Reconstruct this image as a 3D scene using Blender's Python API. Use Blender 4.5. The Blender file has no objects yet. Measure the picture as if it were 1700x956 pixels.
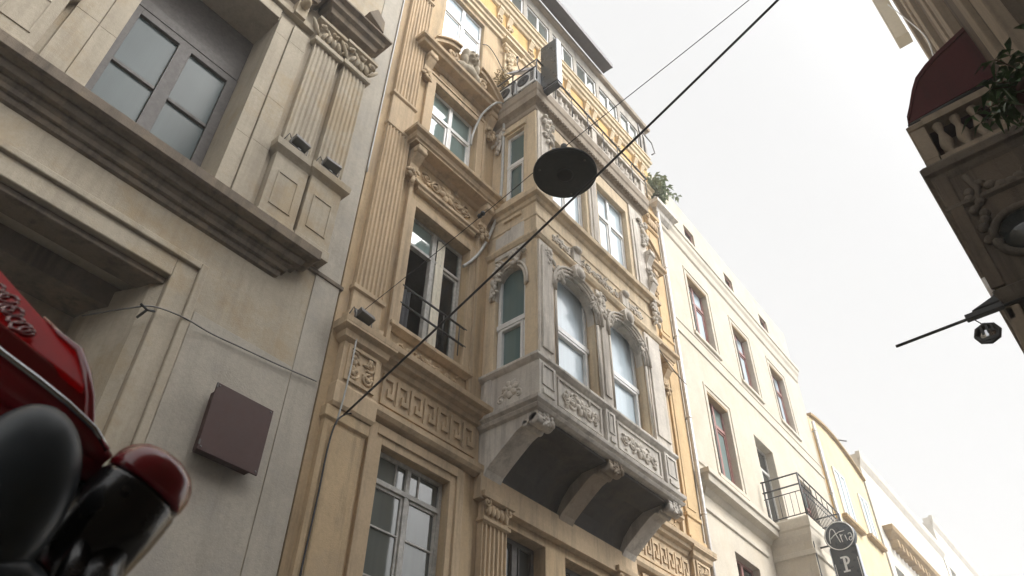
import bpy, math, random
from mathutils import Vector, Matrix, Euler

random.seed(7)
R = math.radians
scene = bpy.context.scene
COL = scene.collection
GLAREHAZE = .005
G = 0.75          # street level in the drawing's heights (everything is moved down by G at the end)

# ------------------------------------------------------------------ mesh collector
class MB:
    def __init__(s):
        s.v = []; s.f = []; s.sm = []
    def add(s, vs, fs, smooth=False):
        b = len(s.v)
        s.v += [tuple(v) for v in vs]
        for f in fs:
            s.f.append([b + i for i in f]); s.sm.append(smooth)
        return s
    def box(s, x0, x1, y0, y1, z0, z1):
        if x0 > x1: x0, x1 = x1, x0
        if y0 > y1: y0, y1 = y1, y0
        if z0 > z1: z0, z1 = z1, z0
        return s.add([(x0,y0,z0),(x1,y0,z0),(x1,y1,z0),(x0,y1,z0),(x0,y0,z1),(x1,y0,z1),(x1,y1,z1),(x0,y1,z1)],
              [(0,3,2,1),(4,5,6,7),(0,1,5,4),(1,2,6,5),(2,3,7,6),(3,0,4,7)])
    def ext(s, pts, axis, a, b, smooth=False):
        """closed polygon extruded along an axis; pts are the two other coordinates in xyz order"""
        def mk(p, t):
            if axis == 'x': return (t, p[0], p[1])
            if axis == 'y': return (p[0], t, p[1])
            return (p[0], p[1], t)
        n = len(pts)
        vs = [mk(p, a) for p in pts] + [mk(p, b) for p in pts]
        s.add(vs, [tuple(range(n))[::-1], tuple(range(n, 2*n))])
        b0 = len(s.v) - 2*n
        for i in range(n):
            j = (i+1) % n
            s.f.append([b0+i, b0+j, b0+n+j, b0+n+i]); s.sm.append(smooth)
        return s
    def stack(s, x0, x1, yb, yf, prof):
        """moulded block standing on a wall at yb, face at yf: profile of (out, z), returned on both ends"""
        vs = []; n = len(prof)
        for (o, z) in prof:
            vs += [(x0-o, yb, z), (x0-o, yf-o, z), (x1+o, yf-o, z), (x1+o, yb, z)]
        fs = [(0,1,2,3)[::-1], tuple(4*(n-1)+i for i in range(4))]
        for i in range(n-1):
            for k in range(4):
                k2 = (k+1) % 4
                fs.append((4*i+k, 4*i+k2, 4*i+4+k2, 4*i+4+k))
        return s.add(vs, fs)
    def tube(s, path, r, n=8, caps=True, smooth=True):
        P = [Vector(p) for p in path]; m = len(P)
        rs = r if isinstance(r, (list, tuple)) else [r]*m
        vs = []; up = None
        for i in range(m):
            t = (P[min(i+1, m-1)] - P[max(i-1, 0)])
            if t.length < 1e-9: t = Vector((0,0,1))
            t.normalize()
            if up is None:
                up = Vector((0,0,1)) if abs(t.z) < .9 else Vector((1,0,0))
            a = t.cross(up)
            if a.length < 1e-6: a = t.cross(Vector((0,1,0)))
            a.normalize(); b = a.cross(t); up = b
            for k in range(n):
                q = 2*math.pi*k/n
                vs.append(P[i] + a*math.cos(q)*rs[i] + b*math.sin(q)*rs[i])
        fs = []
        for i in range(m-1):
            for k in range(n):
                k2 = (k+1) % n
                fs.append((i*n+k, i*n+k2, (i+1)*n+k2, (i+1)*n+k))
        s.add(vs, fs, smooth)
        if caps:
            b0 = len(s.v) - len(vs)
            s.f.append([b0+i for i in range(n)][::-1]); s.sm.append(False)
            s.f.append([b0+(m-1)*n+i for i in range(n)]); s.sm.append(False)
        return s
    def lathe(s, c, prof, n=24, axis='z', smooth=True):
        vs = []; m = len(prof)
        for (r, h) in prof:
            for k in range(n):
                q = 2*math.pi*k/n; a, b = r*math.cos(q), r*math.sin(q)
                p = (a, b, h) if axis == 'z' else ((a, h, b) if axis == 'y' else (h, a, b))
                vs.append((c[0]+p[0], c[1]+p[1], c[2]+p[2]))
        fs = []
        for i in range(m-1):
            for k in range(n):
                k2 = (k+1) % n
                fs.append((i*n+k, i*n+k2, (i+1)*n+k2, (i+1)*n+k))
        fs.append(tuple(range(n))[::-1]); fs.append(tuple((m-1)*n+i for i in range(n)))
        return s.add(vs, fs, smooth)
    def ell(s, c, r, rot=(0,0,0), nu=8, nv=5):
        M = Euler(rot).to_matrix(); vs = []; fs = []
        c = Vector(c)
        for i in range(1, nv):
            t = math.pi*i/nv
            for k in range(nu):
                q = 2*math.pi*k/nu
                vs.append(c + M @ Vector((r[0]*math.sin(t)*math.cos(q), r[1]*math.sin(t)*math.sin(q), r[2]*math.cos(t))))
        top = len(vs); vs.append(c + M @ Vector((0,0,r[2]))); vs.append(c + M @ Vector((0,0,-r[2])))
        for i in range(nv-2):
            for k in range(nu):
                k2 = (k+1) % nu
                fs.append((i*nu+k, (i+1)*nu+k, (i+1)*nu+k2, i*nu+k2))
        for k in range(nu):
            k2 = (k+1) % nu
            fs.append((top, k, k2)); fs.append((top+1, (nv-2)*nu+k2, (nv-2)*nu+k))
        return s.add(vs, fs, True)
    def wall(s, x0, x1, z0, z1, yf, yb, holes):
        """wall slab in xz with real openings (a,b,c,d) = x0,x1,z0,z1"""
        xs = sorted(set([x0, x1] + [h for o in holes for h in o[:2]])); xs = [x for x in xs if x0 <= x <= x1]
        zs = sorted(set([z0, z1] + [h for o in holes for h in o[2:]])); zs = [z for z in zs if z0 <= z <= z1]
        def hole(i, k):
            if i < 0 or k < 0 or i >= len(xs)-1 or k >= len(zs)-1: return True
            cx, cz = (xs[i]+xs[i+1])/2, (zs[k]+zs[k+1])/2
            return any(a < cx < b and c < cz < d for a, b, c, d in holes)
        for y, fl in ((yf, False), (yb, True)):
            idx = {}
            for i, x in enumerate(xs):
                for k, z in enumerate(zs):
                    idx[i, k] = len(s.v); s.v.append((x, y, z))
            for i in range(len(xs)-1):
                for k in range(len(zs)-1):
                    if not hole(i, k):
                        f = [idx[i,k], idx[i+1,k], idx[i+1,k+1], idx[i,k+1]]
                        s.f.append(f[::-1] if fl else f); s.sm.append(False)
            if not fl: first = idx
        second = idx
        for i in range(len(xs)-1):
            for k in range(len(zs)-1):
                if hole(i, k): continue
                for (di, dk, e) in ((-1,0,((0,0),(0,1))), (1,0,((1,1),(1,0))), (0,-1,((1,0),(0,0))), (0,1,((0,1),(1,1)))):
                    if hole(i+di, k+dk):
                        (p, q), (r_, t) = e
                        a, b = (i+p, k+q), (i+r_, k+t)
                        s.f.append([first[a], first[b], second[b], second[a]]); s.sm.append(False)
        return s
    def turn(s, fn, start=0):
        s.v[start:] = [tuple(fn(v)) for v in s.v[start:]]
        return s
    def build(s, name, mat, parent=None, bevel=0.0, smooth=None, loc=None):
        me = bpy.data.meshes.new(name)
        org = Vector(parent['_org']) if parent is not None else Vector(loc or (0,0,0))
        me.from_pydata([(v[0]-org.x, v[1]-org.y, v[2]-org.z) for v in s.v], [], s.f)
        for p, sm in zip(me.polygons, s.sm): p.use_smooth = sm if smooth is None else smooth
        me.validate(); me.update()
        import bmesh
        bm = bmesh.new(); bm.from_mesh(me); bmesh.ops.recalc_face_normals(bm, faces=bm.faces); bm.to_mesh(me); bm.free()
        o = bpy.data.objects.new(name, me); COL.objects.link(o)
        me.materials.append(mat)
        if parent is not None:
            o.parent = ROOT[parent.name] if False else parent
        else:
            o.location = org
        if parent is None: o['_org'] = tuple(org)
        else: o['_org'] = tuple(org)
        if bevel:
            m = o.modifiers.new('edge', 'BEVEL'); m.width = bevel; m.segments = 2; m.limit_method = 'ANGLE'; m.angle_limit = R(40)
            m.harden_normals = False
        return o

def thing(name, label, cat, org, group=None, loc=None, rotz=0):
    o = bpy.data.objects.new(name, None); COL.objects.link(o)
    o.empty_display_size = .2
    o.location = loc if loc is not None else org
    o.rotation_euler = (0, 0, rotz)
    o['_org'] = tuple(org)
    o['label'] = label; o['category'] = cat
    if group: o['group'] = group
    return o
def tag(o, label, cat, group=None):
    o['label'] = label; o['category'] = cat
    if group: o['group'] = group
    return o
def copy_tree(o, parent=None):
    c = o.copy(); COL.objects.link(c)
    if parent is not None:
        c.parent = parent
        if 'label' in c and 'category' not in c: pass
    for ch in [x for x in bpy.data.objects if x.parent == o]: copy_tree(ch, c)
    return c

# ------------------------------------------------------------------ materials
def new_mat(name):
    m = bpy.data.materials.new(name); m.use_nodes = True
    nt = m.node_tree; b = nt.nodes['Principled BSDF']
    return m, nt, b
def setin(b, k, v):
    if k in b.inputs: b.inputs[k].default_value = v
def L(nt, a, b): nt.links.new(a, b)
def noise(nt, co, scale, detail=6, rough=.6, stretch=None):
    n = nt.nodes.new('ShaderNodeTexNoise'); n.inputs['Scale'].default_value = scale
    n.inputs['Detail'].default_value = detail; n.inputs['Roughness'].default_value = rough
    if stretch:
        mp = nt.nodes.new('ShaderNodeMapping'); mp.inputs['Scale'].default_value = stretch
        L(nt, co, mp.inputs['Vector']); co = mp.outputs['Vector']
    L(nt, co, n.inputs['Vector'])
    return n.outputs['Fac']
def ramp(nt, fac, stops):
    r = nt.nodes.new('ShaderNodeValToRGB')
    el = r.color_ramp.elements
    el[0].position, el[0].color = stops[0][0], (*stops[0][1], 1)
    el[1].position, el[1].color = stops[-1][0], (*stops[-1][1], 1)
    for p, c in stops[1:-1]:
        e = el.new(p); e.color = (*c, 1)
    L(nt, fac, r.inputs['Fac'])
    return r.outputs['Color']
def mix(nt, fac, a, b, mode='MIX'):
    m = nt.nodes.new('ShaderNodeMix'); m.data_type = 'RGBA'; m.blend_type = mode
    for sock, v in ((m.inputs[0], fac), (m.inputs[6], a), (m.inputs[7], b)):
        if isinstance(v, (int, float)): sock.default_value = v
        elif isinstance(v, tuple): sock.default_value = (*v, 1)
        else: L(nt, v, sock)
    return m.outputs[2]
def sc(c, k): return tuple(min(1, x*k) for x in c)
def stucco(name, base, dirt=(.12,.10,.08), amount=.5, rough=.9, bump=.25, grain=60, spec=.25, patch=None, patch_amt=0.0):
    m, nt, b = new_mat(name)
    co = nt.nodes.new('ShaderNodeTexCoord').outputs['Object']
    c = ramp(nt, noise(nt, co, 1.7, 8, .65), [(.25, sc(base, .82)), (.5, base), (.75, sc(base, 1.12))])
    fine = ramp(nt, noise(nt, co, 22, 6, .7), [(.3, (.86,.86,.86)), (.7, (1.08,1.08,1.08))])
    c = mix(nt, .8, c, fine, 'MULTIPLY')
    if patch:
        f = ramp(nt, noise(nt, co, .9, 7, .7), [(.5, (0,0,0)), (.62, (patch_amt,)*3)])
        c = mix(nt, f, c, patch)
    st = ramp(nt, noise(nt, co, 1.0, 8, .7, (6, 6, .45)), [(.48, (0,0,0)), (.68, (amount,)*3)])
    c = mix(nt, st, c, dirt)
    sp = ramp(nt, noise(nt, co, 3.3, 9, .75), [(.60, (0,0,0)), (.80, (amount*.8,)*3)])
    c = mix(nt, sp, c, dirt)
    L(nt, c, b.inputs['Base Color'])
    setin(b, 'Roughness', rough); setin(b, 'Specular IOR Level', spec)
    bp = nt.nodes.new('ShaderNodeBump'); bp.inputs['Strength'].default_value = bump; bp.inputs['Distance'].default_value = .02
    h1 = noise(nt, co, grain, 5, .6); h2 = noise(nt, co, 7, 6, .6)
    ad = nt.nodes.new('ShaderNodeMath'); ad.operation = 'ADD'; L(nt, h1, ad.inputs[0]); L(nt, h2, ad.inputs[1])
    L(nt, ad.outputs[0], bp.inputs['Height']); L(nt, bp.outputs['Normal'], b.inputs['Normal'])
    return m
def paint(name, base, rough=.45, metal=0, spec=.5, coat=0, wear=.25, bump=0.05, scale=9):
    m, nt, b = new_mat(name)
    co = nt.nodes.new('ShaderNodeTexCoord').outputs['Object']
    c = ramp(nt, noise(nt, co, scale, 7, .65), [(.3, sc(base, 1-wear)), (.7, sc(base, 1+wear*.5))])
    L(nt, c, b.inputs['Base Color'])
    rr = ramp(nt, noise(nt, co, scale*2.3, 5, .6), [(.3, (rough*.8,)*3), (.7, (min(1, rough*1.2),)*3)])
    L(nt, rr, b.inputs['Roughness'])
    setin(b, 'Metallic', metal); setin(b, 'Specular IOR Level', spec); setin(b, 'Coat Weight', coat); setin(b, 'Coat Roughness', .04)
    if bump:
        bp = nt.nodes.new('ShaderNodeBump'); bp.inputs['Strength'].default_value = bump; bp.inputs['Distance'].default_value = .01
        L(nt, noise(nt, co, scale*5, 4, .6), bp.inputs['Height']); L(nt, bp.outputs['Normal'], b.inputs['Normal'])
    return m
def glass(name, base, ior=1.7, rough=.03, var=.25, wav=.04):
    m, nt, b = new_mat(name)
    co = nt.nodes.new('ShaderNodeTexCoord').outputs['Object']
    c = ramp(nt, noise(nt, co, .9, 3, .5, (1,1,.5)), [(.3, sc(base, 1-var)), (.7, sc(base, 1+var))])
    # folds of the net curtain that hangs right behind the pane
    fold = ramp(nt, noise(nt, co, 2.0, 4, .6, (7,7,.3)), [(.3, (.9,.9,.9)), (.7, (1.08,1.08,1.08))])
    c = mix(nt, .8, c, fold, 'MULTIPLY')
    L(nt, c, b.inputs['Base Color'])
    setin(b, 'Roughness', rough); setin(b, 'IOR', ior)
    bp = nt.nodes.new('ShaderNodeBump'); bp.inputs['Strength'].default_value = wav; bp.inputs['Distance'].default_value = .02
    L(nt, noise(nt, co, 1.6, 2, .5), bp.inputs['Height']); L(nt, bp.outputs['Normal'], b.inputs['Normal'])
    return m

BEIGE = stucco('beige_stucco', (.54,.405,.25), (.16,.125,.09), .55, patch=(.46,.36,.25), patch_amt=.7)
BEIGE2 = stucco('beige_trim', (.56,.43,.285), (.17,.135,.10), .48, bump=.15)
ATTICST = stucco('attic_grey_render', (.42,.39,.345), (.16,.145,.13), .5, bump=.2)
BROWNST = stucco('brown_grey_stone', (.36,.30,.235), (.12,.10,.08), .5, bump=.2)
BOUNCETINT = stucco('bounce_tinted_stucco', (.60,.43,.24), (.28,.20,.12), .4)  # stucco with the warm sun bounce put into its colour
YELLOW = stucco('yellow_stucco', (.66,.43,.17), (.30,.21,.11), .35)
CREAM = stucco('cream_trim', (.66,.54,.37), (.22,.17,.11), .35, bump=.15)
GREYST = stucco('bare_grey_stone', (.67,.63,.57), (.17,.155,.14), .6, patch=(.50,.46,.42), patch_amt=.7)
PALEST = stucco('pale_stone', (.70,.645,.57), (.20,.17,.14), .6, bump=.3, patch=(.52,.48,.43), patch_amt=.7)
BAYBEIGE = stucco('bay_beige', (.70,.57,.40), (.24,.19,.135), .5)
SOFFITSHADE = stucco('shade_dark_soffit', (.075,.068,.062), (.03,.03,.028), .6, patch=(.14,.115,.09), patch_amt=.5)  # shade under the bay put into a near-black colour
LEFTST = stucco('left_stone', (.445,.39,.305), (.15,.12,.09), .26, patch=(.40,.315,.205), patch_amt=.8)
LEFTGR = stucco('left_grey_render', (.45,.41,.345), (.20,.175,.145), .24, patch=(.37,.345,.31), patch_amt=.7)
LEFTDK = stucco('left_dark_ledge', (.19,.155,.12), (.06,.05,.04), .7, patch=(.28,.22,.15), patch_amt=.7)  # darker brown than the wall, for ledges, cornices and portal soffit
WHITE = stucco('white_render', (.57,.515,.425), (.52,.44,.33), .4, bump=.12, patch=(.52,.45,.35), patch_amt=.6)
WHITE2 = stucco('white_trim', (.58,.53,.445), (.48,.40,.30), .25, bump=.1)
FARW = stucco('far_white_render', (.64,.60,.535), (.55,.50,.42), .2, bump=.05)
YEL2 = stucco('far_yellow_render', (.70,.58,.36), (.45,.36,.22), .4, bump=.1)
TAN = stucco('tan_trim', (.40,.28,.15), (.15,.10,.06), .4, bump=.1)
DARKST = stucco('dark_old_stone', (.135,.105,.078), (.035,.032,.028), .75, bump=.5, patch=(.19,.13,.09), patch_amt=.8)  # low base colour over the whole right-hand building, with darker streaks
DARKST2 = stucco('dark_old_trim', (.145,.12,.095), (.04,.036,.03), .75, bump=.45, patch=(.19,.15,.11), patch_amt=.7)
LIGHTST = stucco('worn_beige_stone', (.29,.235,.175), (.10,.08,.06), .5, bump=.3)
PVC = paint('white_window_paint', (.78,.78,.77), .4, wear=.12, bump=.02)
GREYWOOD = paint('weathered_white_wood', (.52,.51,.48), .6, wear=.35, scale=14)
DARKWOOD = paint('dark_grey_wood', (.085,.075,.068), .65, wear=.35, scale=14)
REDWOOD = paint('faded_red_wood', (.30,.13,.11), .55, wear=.3)
BLACKMETAL = paint('black_iron', (.028,.029,.03), .5, wear=.4)
GREYMETAL = paint('grey_metal', (.16,.155,.15), .45, .6, wear=.35)
BROWNMETAL = paint('brown_painted_steel', (.055,.018,.014), .55, wear=.15, scale=5)
SIGNDARK = paint('dark_blue_acrylic', (.035,.045,.055), .3, wear=.2, scale=4)
SIGNEDGE = paint('pale_blue_metal', (.52,.56,.64), .4, .2, wear=.15)
SIGNWHITE = paint('sign_white', (.80,.80,.78), .5, wear=.05)
CREAMBOX = paint('cream_plastic', (.82,.76,.62), .5, wear=.08)
ACWHITE = paint('ac_white', (.74,.75,.75), .45, wear=.12)
DISHGREY = paint('dish_grey', (.36,.34,.34), .5, wear=.2)
RUBBER = paint('black_cable_rubber', (.018,.018,.019), .55, wear=.4)
HOSE = paint('grey_conduit', (.50,.50,.48), .5, wear=.2)
PIPE = paint('zinc_pipe', (.58,.55,.52), .4, .3, wear=.25)
SHADE = paint('lamp_black_enamel', (.016,.019,.020), .7, wear=.25, scale=5)
DIFFUSER = paint('lamp_dark_diffuser', (.058,.066,.067), .95, wear=.2, scale=6)
RED = paint('red_gloss', (.72,.008,.014), .25, coat=1, wear=.08, bump=0)
DARKRED = paint('deep_red_gloss', (.30,.014,.022), .22, coat=.6, wear=.1, bump=0)
BIKEBLACK = paint('bike_black_gloss', (.012,.014,.016), .26, coat=.3, wear=.2, bump=0)
BIKEGREY = paint('bike_grey_rubber', (.040,.054,.066), .38, wear=.2, bump=.02)
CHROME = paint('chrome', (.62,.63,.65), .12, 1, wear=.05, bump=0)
TYRE = paint('tyre_rubber', (.02,.02,.02), .8, wear=.3)
AWNRED = stucco('red_canvas', (.075,.016,.018), (.03,.012,.012), .45, bump=.1, grain=120)
EAVE = paint('dark_eave_sheet', (.062,.054,.060), .6, wear=.25)
SKYPANE = glass('sky_tinted_curtained_pane', (.54,.64,.71), 1.42, .16, .1)  # net curtain plus pale blue sky reflection put into the base colour
TEALPANE = glass('teal_pane', (.10,.155,.155), 1.6)
TEALPANE2 = glass('teal_curtained_pane', (.20,.275,.265), 1.6)
GREENPANE = glass('grey_green_pane', (.13,.145,.135), 1.5)
DARKPANE = glass('dark_pane', (.022,.026,.026), 1.5)
LEFTPANE = glass('slate_pane', (.05,.072,.075), 1.2, .25)
REFLECTCREAM = stucco('cream_reflection', (.86,.81,.68), (.7,.62,.48), .1, bump=.2)
NET = stucco('grey_net_curtain', (.16,.165,.18), (.07,.07,.08), .4, bump=.2)
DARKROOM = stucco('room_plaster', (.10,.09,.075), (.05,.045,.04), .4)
ASPHALT = stucco('asphalt', (.05,.05,.05), (.02,.02,.02), .5, bump=.4, grain=90)
PAVE = stucco('pavement_stone', (.24,.23,.21), (.08,.08,.07), .5)
LEAF = paint('leaf_green', (.06,.12,.04), .5, wear=.5, scale=5)
LEAFPALE = paint('leaf_grey_green', (.28,.34,.22), .55, wear=.45, scale=5)
DRYLEAF = paint('dry_straw', (.34,.27,.15), .8, wear=.4)
STEM = paint('stem_brown', (.10,.075,.045), .8, wear=.3)

def clear_glass():
    m, nt, b = new_mat('clear_pane')
    out = nt.nodes['Material Output']
    tr = nt.nodes.new('ShaderNodeBsdfTransparent'); tr.inputs[0].default_value = (.80,.86,.85,1)
    gl = nt.nodes.new('ShaderNodeBsdfGlossy'); gl.inputs['Roughness'].default_value = .03
    fr = nt.nodes.new('ShaderNodeFresnel'); fr.inputs[0].default_value = 1.5
    mx = nt.nodes.new('ShaderNodeMixShader'); L(nt, fr.outputs[0], mx.inputs[0]); L(nt, tr.outputs[0], mx.inputs[1]); L(nt, gl.outputs[0], mx.inputs[2])
    L(nt, mx.outputs[0], out.inputs[0])
    return m
CLEAR = clear_glass()

# ------------------------------------------------------------------ ornament helpers (reliefs drawn on a plane x,z at depth y, growing to -y)
def spiral(mb, cx, cz, r, y, turns=1.4, d=1, start=0.0, w=.018, n=16):
    pts = []
    for i in range(n+1):
        t = i/n; q = start + d*turns*2*math.pi*t; rr = r*(1-.82*t)
        pts.append((cx+rr*math.cos(q), y, cz+rr*math.sin(q)))
    mb.tube(pts, [w*(1-.35*i/n) for i in range(n+1)], 6)
    mb.ell((cx, y, cz), (w*1.7, w*1.5, w*1.7), nu=6, nv=4)
def leaf(mb, cx, cz, ln, wd, ang, y, th=.02):
    mb.ell((cx+math.cos(ang)*ln/2, y, cz+math.sin(ang)*ln/2), (ln/2, th, wd/2), (0, -ang, 0), nu=8, nv=4)
def rosette(mb, cx, cz, r, y, k=6, th=.03):
    for i in range(k):
        leaf(mb, cx, cz, r, r*.62, 2*math.pi*i/k+.3, y, th)
    mb.ell((cx, y-.012, cz), (r*.3, th, r*.3), nu=8, nv=4)
def scroll_relief(mb, x0, x1, z0, z1, y, w=.016, seed=1):
    rnd = random.Random(seed)
    cx, cz = (x0+x1)/2, (z0+z1)/2; W, H = x1-x0, z1-z0
    rosette(mb, cx, cz, H*.42, y, 6, w*1.8)
    for sgn in (-1, 1):
        n = max(2, int(W/2/(H*.62)))
        stem = []
        for i in range(13):
            t = i/12
            stem.append((cx+sgn*(H*.25+t*(W/2-H*.3)), y, cz+math.sin(t*math.pi*n)*H*.2))
        mb.tube(stem, [w*(1-.5*i/12) for i in range(13)], 6)
        for k in range(n):
            t = (k+.5)/n; px = cx+sgn*(H*.3+t*(W/2-H*.35)); up = 1 if k % 2 else -1
            rr = H*.30*(1-.35*t)
            spiral(mb, px, cz+up*H*.06, rr, y, 1.3, sgn*up, rnd.uniform(0, 6), w*1.0)
            for j in range(4):
                leaf(mb, px+rnd.uniform(-.4,.4)*rr, cz-up*H*.12+rnd.uniform(-.3,.3)*H, H*.30*(1-.4*t), H*.12, rnd.uniform(0, 6.28), y, w*1.3)
def leaf_cluster(mb, cx, cz, w, h, y, seed=1, n=22, th=.03, big=.16):
    rnd = random.Random(seed)
    for i in range(n):
        t = i/n
        leaf(mb, cx+rnd.uniform(-.5,.5)*w*(1-.4*t), cz+h/2-t*h, big*rnd.uniform(.7,1.2), big*.5, rnd.uniform(3.6, 5.8), y-rnd.uniform(0,.04), th*rnd.uniform(.8,1.5))
    for i in range(3):
        spiral(mb, cx+rnd.uniform(-.25,.25)*w, cz+h*(.35-.33*i), w*.28, y-.02, 1.3, rnd.choice((-1,1)), rnd.uniform(0,6), .016)
def console(mb, x, w, yb, z0, z1, out):
    """scrolled console bracket on a wall at yb"""
    h = z1-z0
    pr = [(yb, z1), (yb-out, z1), (yb-out*1.02, z1-h*.14), (yb-out*.8, z1-h*.3), (yb-out*.42, z1-h*.5), (yb-out*.32, z1-h*.75), (yb-out*.38, z1-h*.92), (yb-out*.15, z0), (yb, z0)]
    mb.ext(pr, 'x', x-w/2, x+w/2)
    mb.lathe((0,0,0), [(.0,0)], 3) if False else None
    for (cy, cz, rr) in ((yb-out*.82, z1-h*.16, out*.24), (yb-out*.28, z0+h*.1, out*.18)):
        b0 = len(mb.v)
        mb.lathe((x, cy, cz), [(rr*.7, -w/2-.015), (rr, -w/2-.012), (rr, w/2+.012), (rr*.7, w/2+.015)], 12, 'x')
    leaf_cluster(mb, x, z0+h*.15, w*.8, h*.4, yb-out*.42, int(x*100) % 97, 8, .025, h*.22)
def flutes(mb, x0, x1, yb, yf, z0, z1, n=6, depth=.025):
    pts = [(x0, yb), (x0, yf)]
    p = (x1-x0)/n
    for i in range(n):
        a = x0+i*p
        pts += [(a+p*.18, yf)]
        for k in range(1, 5):
            t = k/5; pts.append((a+p*(.18+.64*t), yf+depth*math.sin(math.pi*t)))
        pts += [(a+p*.82, yf)]
    pts += [(x1, yf), (x1, yb)]
    mb.ext(pts, 'z', z0, z1)
def fret(mb, x0, x1, z0, z1, y, units, out=.03):
    w = (x1-x0)/units; h = z1-z0; t = h*.15
    mb.box(x0, x1, y-out, y+.01, z0, z0+t*.8)
    for i in range(units):
        a = x0+i*w
        mb.box(a, a+w*.19, y-out, y+.01, z0+t*.8, z1)
        mb.box(a+w*.19, a+w*.86, y-out, y+.01, z1-t, z1)
        mb.box(a+w*.68, a+w*.86, y-out, y+.01, z0+h*.30, z1-t)
        mb.box(a+w*.40, a+w*.68, y-out, y+.01, z0+h*.30, z0+h*.30+t)
        mb.box(a+w*.40, a+w*.54, y-out, y+.01, z0+h*.30+t, z0+h*.58)
def frame_rect(mb, x0, x1, z0, z1, t, ya, yb):
    mb.box(x0, x0+t, ya, yb, z0, z1); mb.box(x1-t, x1, ya, yb, z0, z1)
    mb.box(x0+t, x1-t, ya, yb, z0, z0+t); mb.box(x0+t, x1-t, ya, yb, z1-t, z1)
def architrave(mb, x0, x1, z0, z1, w, y, out, sill=False):
    for (o, wd) in ((out, w), (out*1.7, w*.35)):
        a = w if wd != w else 0
        oo = w-wd
        # outer fillet band, then the wide flat band
        mb.box(x0-w, x0-oo if wd != w else x0, y-o, y+.01, z0, z1+(w if wd != w else 0))
        mb.box(x1+oo if wd != w else x1, x1+w, y-o, y+.01, z0, z1+(w if wd != w else 0))
        mb.box(x0-(w-wd if wd != w else w), x1+(w-wd if wd != w else w), y-o, y+.01, z1+(oo if wd != w else 0), z1+w)
def arc_frame(mb, x0, x1, zs, zt, y0, y1, ztop, n=10):
    """stone spandrels that turn a square head into a basket arch: opening x0..x1, spring zs, crown zt"""
    cx, r = (x0+x1)/2, (x1-x0)/2
    pts = [(cx+r*math.cos(math.pi*i/n), zs+(zt-zs)*math.sin(math.pi*i/n)**.75) for i in range(n+1)]
    for i in range(n):
        (a, b), (c, d) = pts[i], pts[i+1]
        mb.ext([(a, b), (a, ztop), (c, ztop), (c, d)], 'y', y0, y1)
def arc_moulding(mb, x0, x1, zs, zt, y, w, r, n=14, grow=0.0):
    cx, rr = (x0+x1)/2, (x1-x0)/2+grow
    pts = [(cx+rr*math.cos(math.pi*i/n), y, zs+(zt-zs+grow)*math.sin(math.pi*i/n)**.75) for i in range(n+1)]
    mb.tube(pts, r, 6)
def scallop_hood(mb, x0, x1, zs, zt, y):
    for k, g in enumerate((.03, .08, .13)):
        arc_moulding(mb, x0, x1, zs, zt, y-.03-.02*k, .02, .024, grow=g)
    cx = (x0+x1)/2
    mb.ext([(cx-.10, zt+.02), (cx-.15, zt+.20), (cx-.07, zt+.30), (cx+.07, zt+.30), (cx+.15, zt+.20), (cx+.10, zt+.02)], 'y', y-.13, y)
    mb.ell((cx, y-.13, zt+.13), (.10, .06, .11), nu=10, nv=6)
    for sgn in (-1, 1):
        leaf_cluster(mb, cx+sgn*(x1-x0)*.47, (zs+zt)/2+.12, .15, .34, y-.03, int(cx*31+sgn*5) % 89, 12, .028, .12)

def window(parent, x0, x1, z0, z1, y, fmat, pmat, mull=True, trans=None, bars=(), t=.05, pane_mats=None, depth=.06, name='window', bar_t=.022, mt=None):
    """a window of its own under the building: frame mesh with its panes as a sub-part"""
    f = MB(); frame_rect(f, x0, x1, z0, z1, t, y, y+depth)
    mt = mt or t*1.5
    zt = trans if trans else z1
    if mull:
        cx = (x0+x1)/2; f.box(cx-mt/2, cx+mt/2, y-.008, y+depth, z0+t, z1-t)
    if trans: f.box(x0+t, x1-t, y-.012, y+depth-.004, trans-mt/2, trans+mt/2)
    if mull and trans:       # casement edges
        cx = (x0+x1)/2
        for a, b in ((x0+t, cx-mt/2), (cx+mt/2, x1-t)):
            frame_rect(f, a+.004, b-.004, z0+t+.004, trans-mt/2-.004, t*.7, y+.012, y+depth-.008)
    for (kind, p, lo, hi) in bars:
        if kind == 'h': f.box(lo, hi, y+.01, y+depth-.012, p-bar_t/2, p+bar_t/2)
        else: f.box(p-bar_t/2, p+bar_t/2, y+.014, y+depth-.016, lo, hi)
    w = f.build(name, fmat, parent, .004)
    g = MB(); g.box(x0+t*.6, x1-t*.6, y+depth*.5, y+depth*.5+.008, z0+t*.6, z1-t*.6)
    g.build('pane', pmat, w)
    return w

# ================================================================== THE BEIGE BUILDING WITH THE BAY
Y0 = 6.2
CX = 8.33
def mir(x): return 2*CX-x
B = thing('ornate_building', 'ornate beige town house with a projecting bay window, carved trim and a glazed attic', 'building', (CX, Y0, G))
holesG = [(4.95,6.08,2.2,6.03), (7.15,7.98,2.2,5.86), (8.42,9.25,2.2,5.86), (mir(6.08),mir(4.95),2.2,6.03)]
wins = [(4.93,6.12,7.72,9.98), (4.98,6.08,11.45,13.22), (4.98,6.08,14.72,16.62)]
holes = holesG + wins + [(mir(b),mir(a),c,d) for a,b,c,d in wins]
w = MB(); w.wall(4.0, 12.66, G, 18.6, Y0, Y0+.28, holes)
w.box(4.0, 4.2, Y0+.281, 13, G, 19.6); w.box(12.46, 12.66, Y0+.281, 13, G, 19.6); w.box(4.2, 12.46, 8.6, 13, G, 19.5)
w.build('wall', BEIGE, B, .006)
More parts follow.
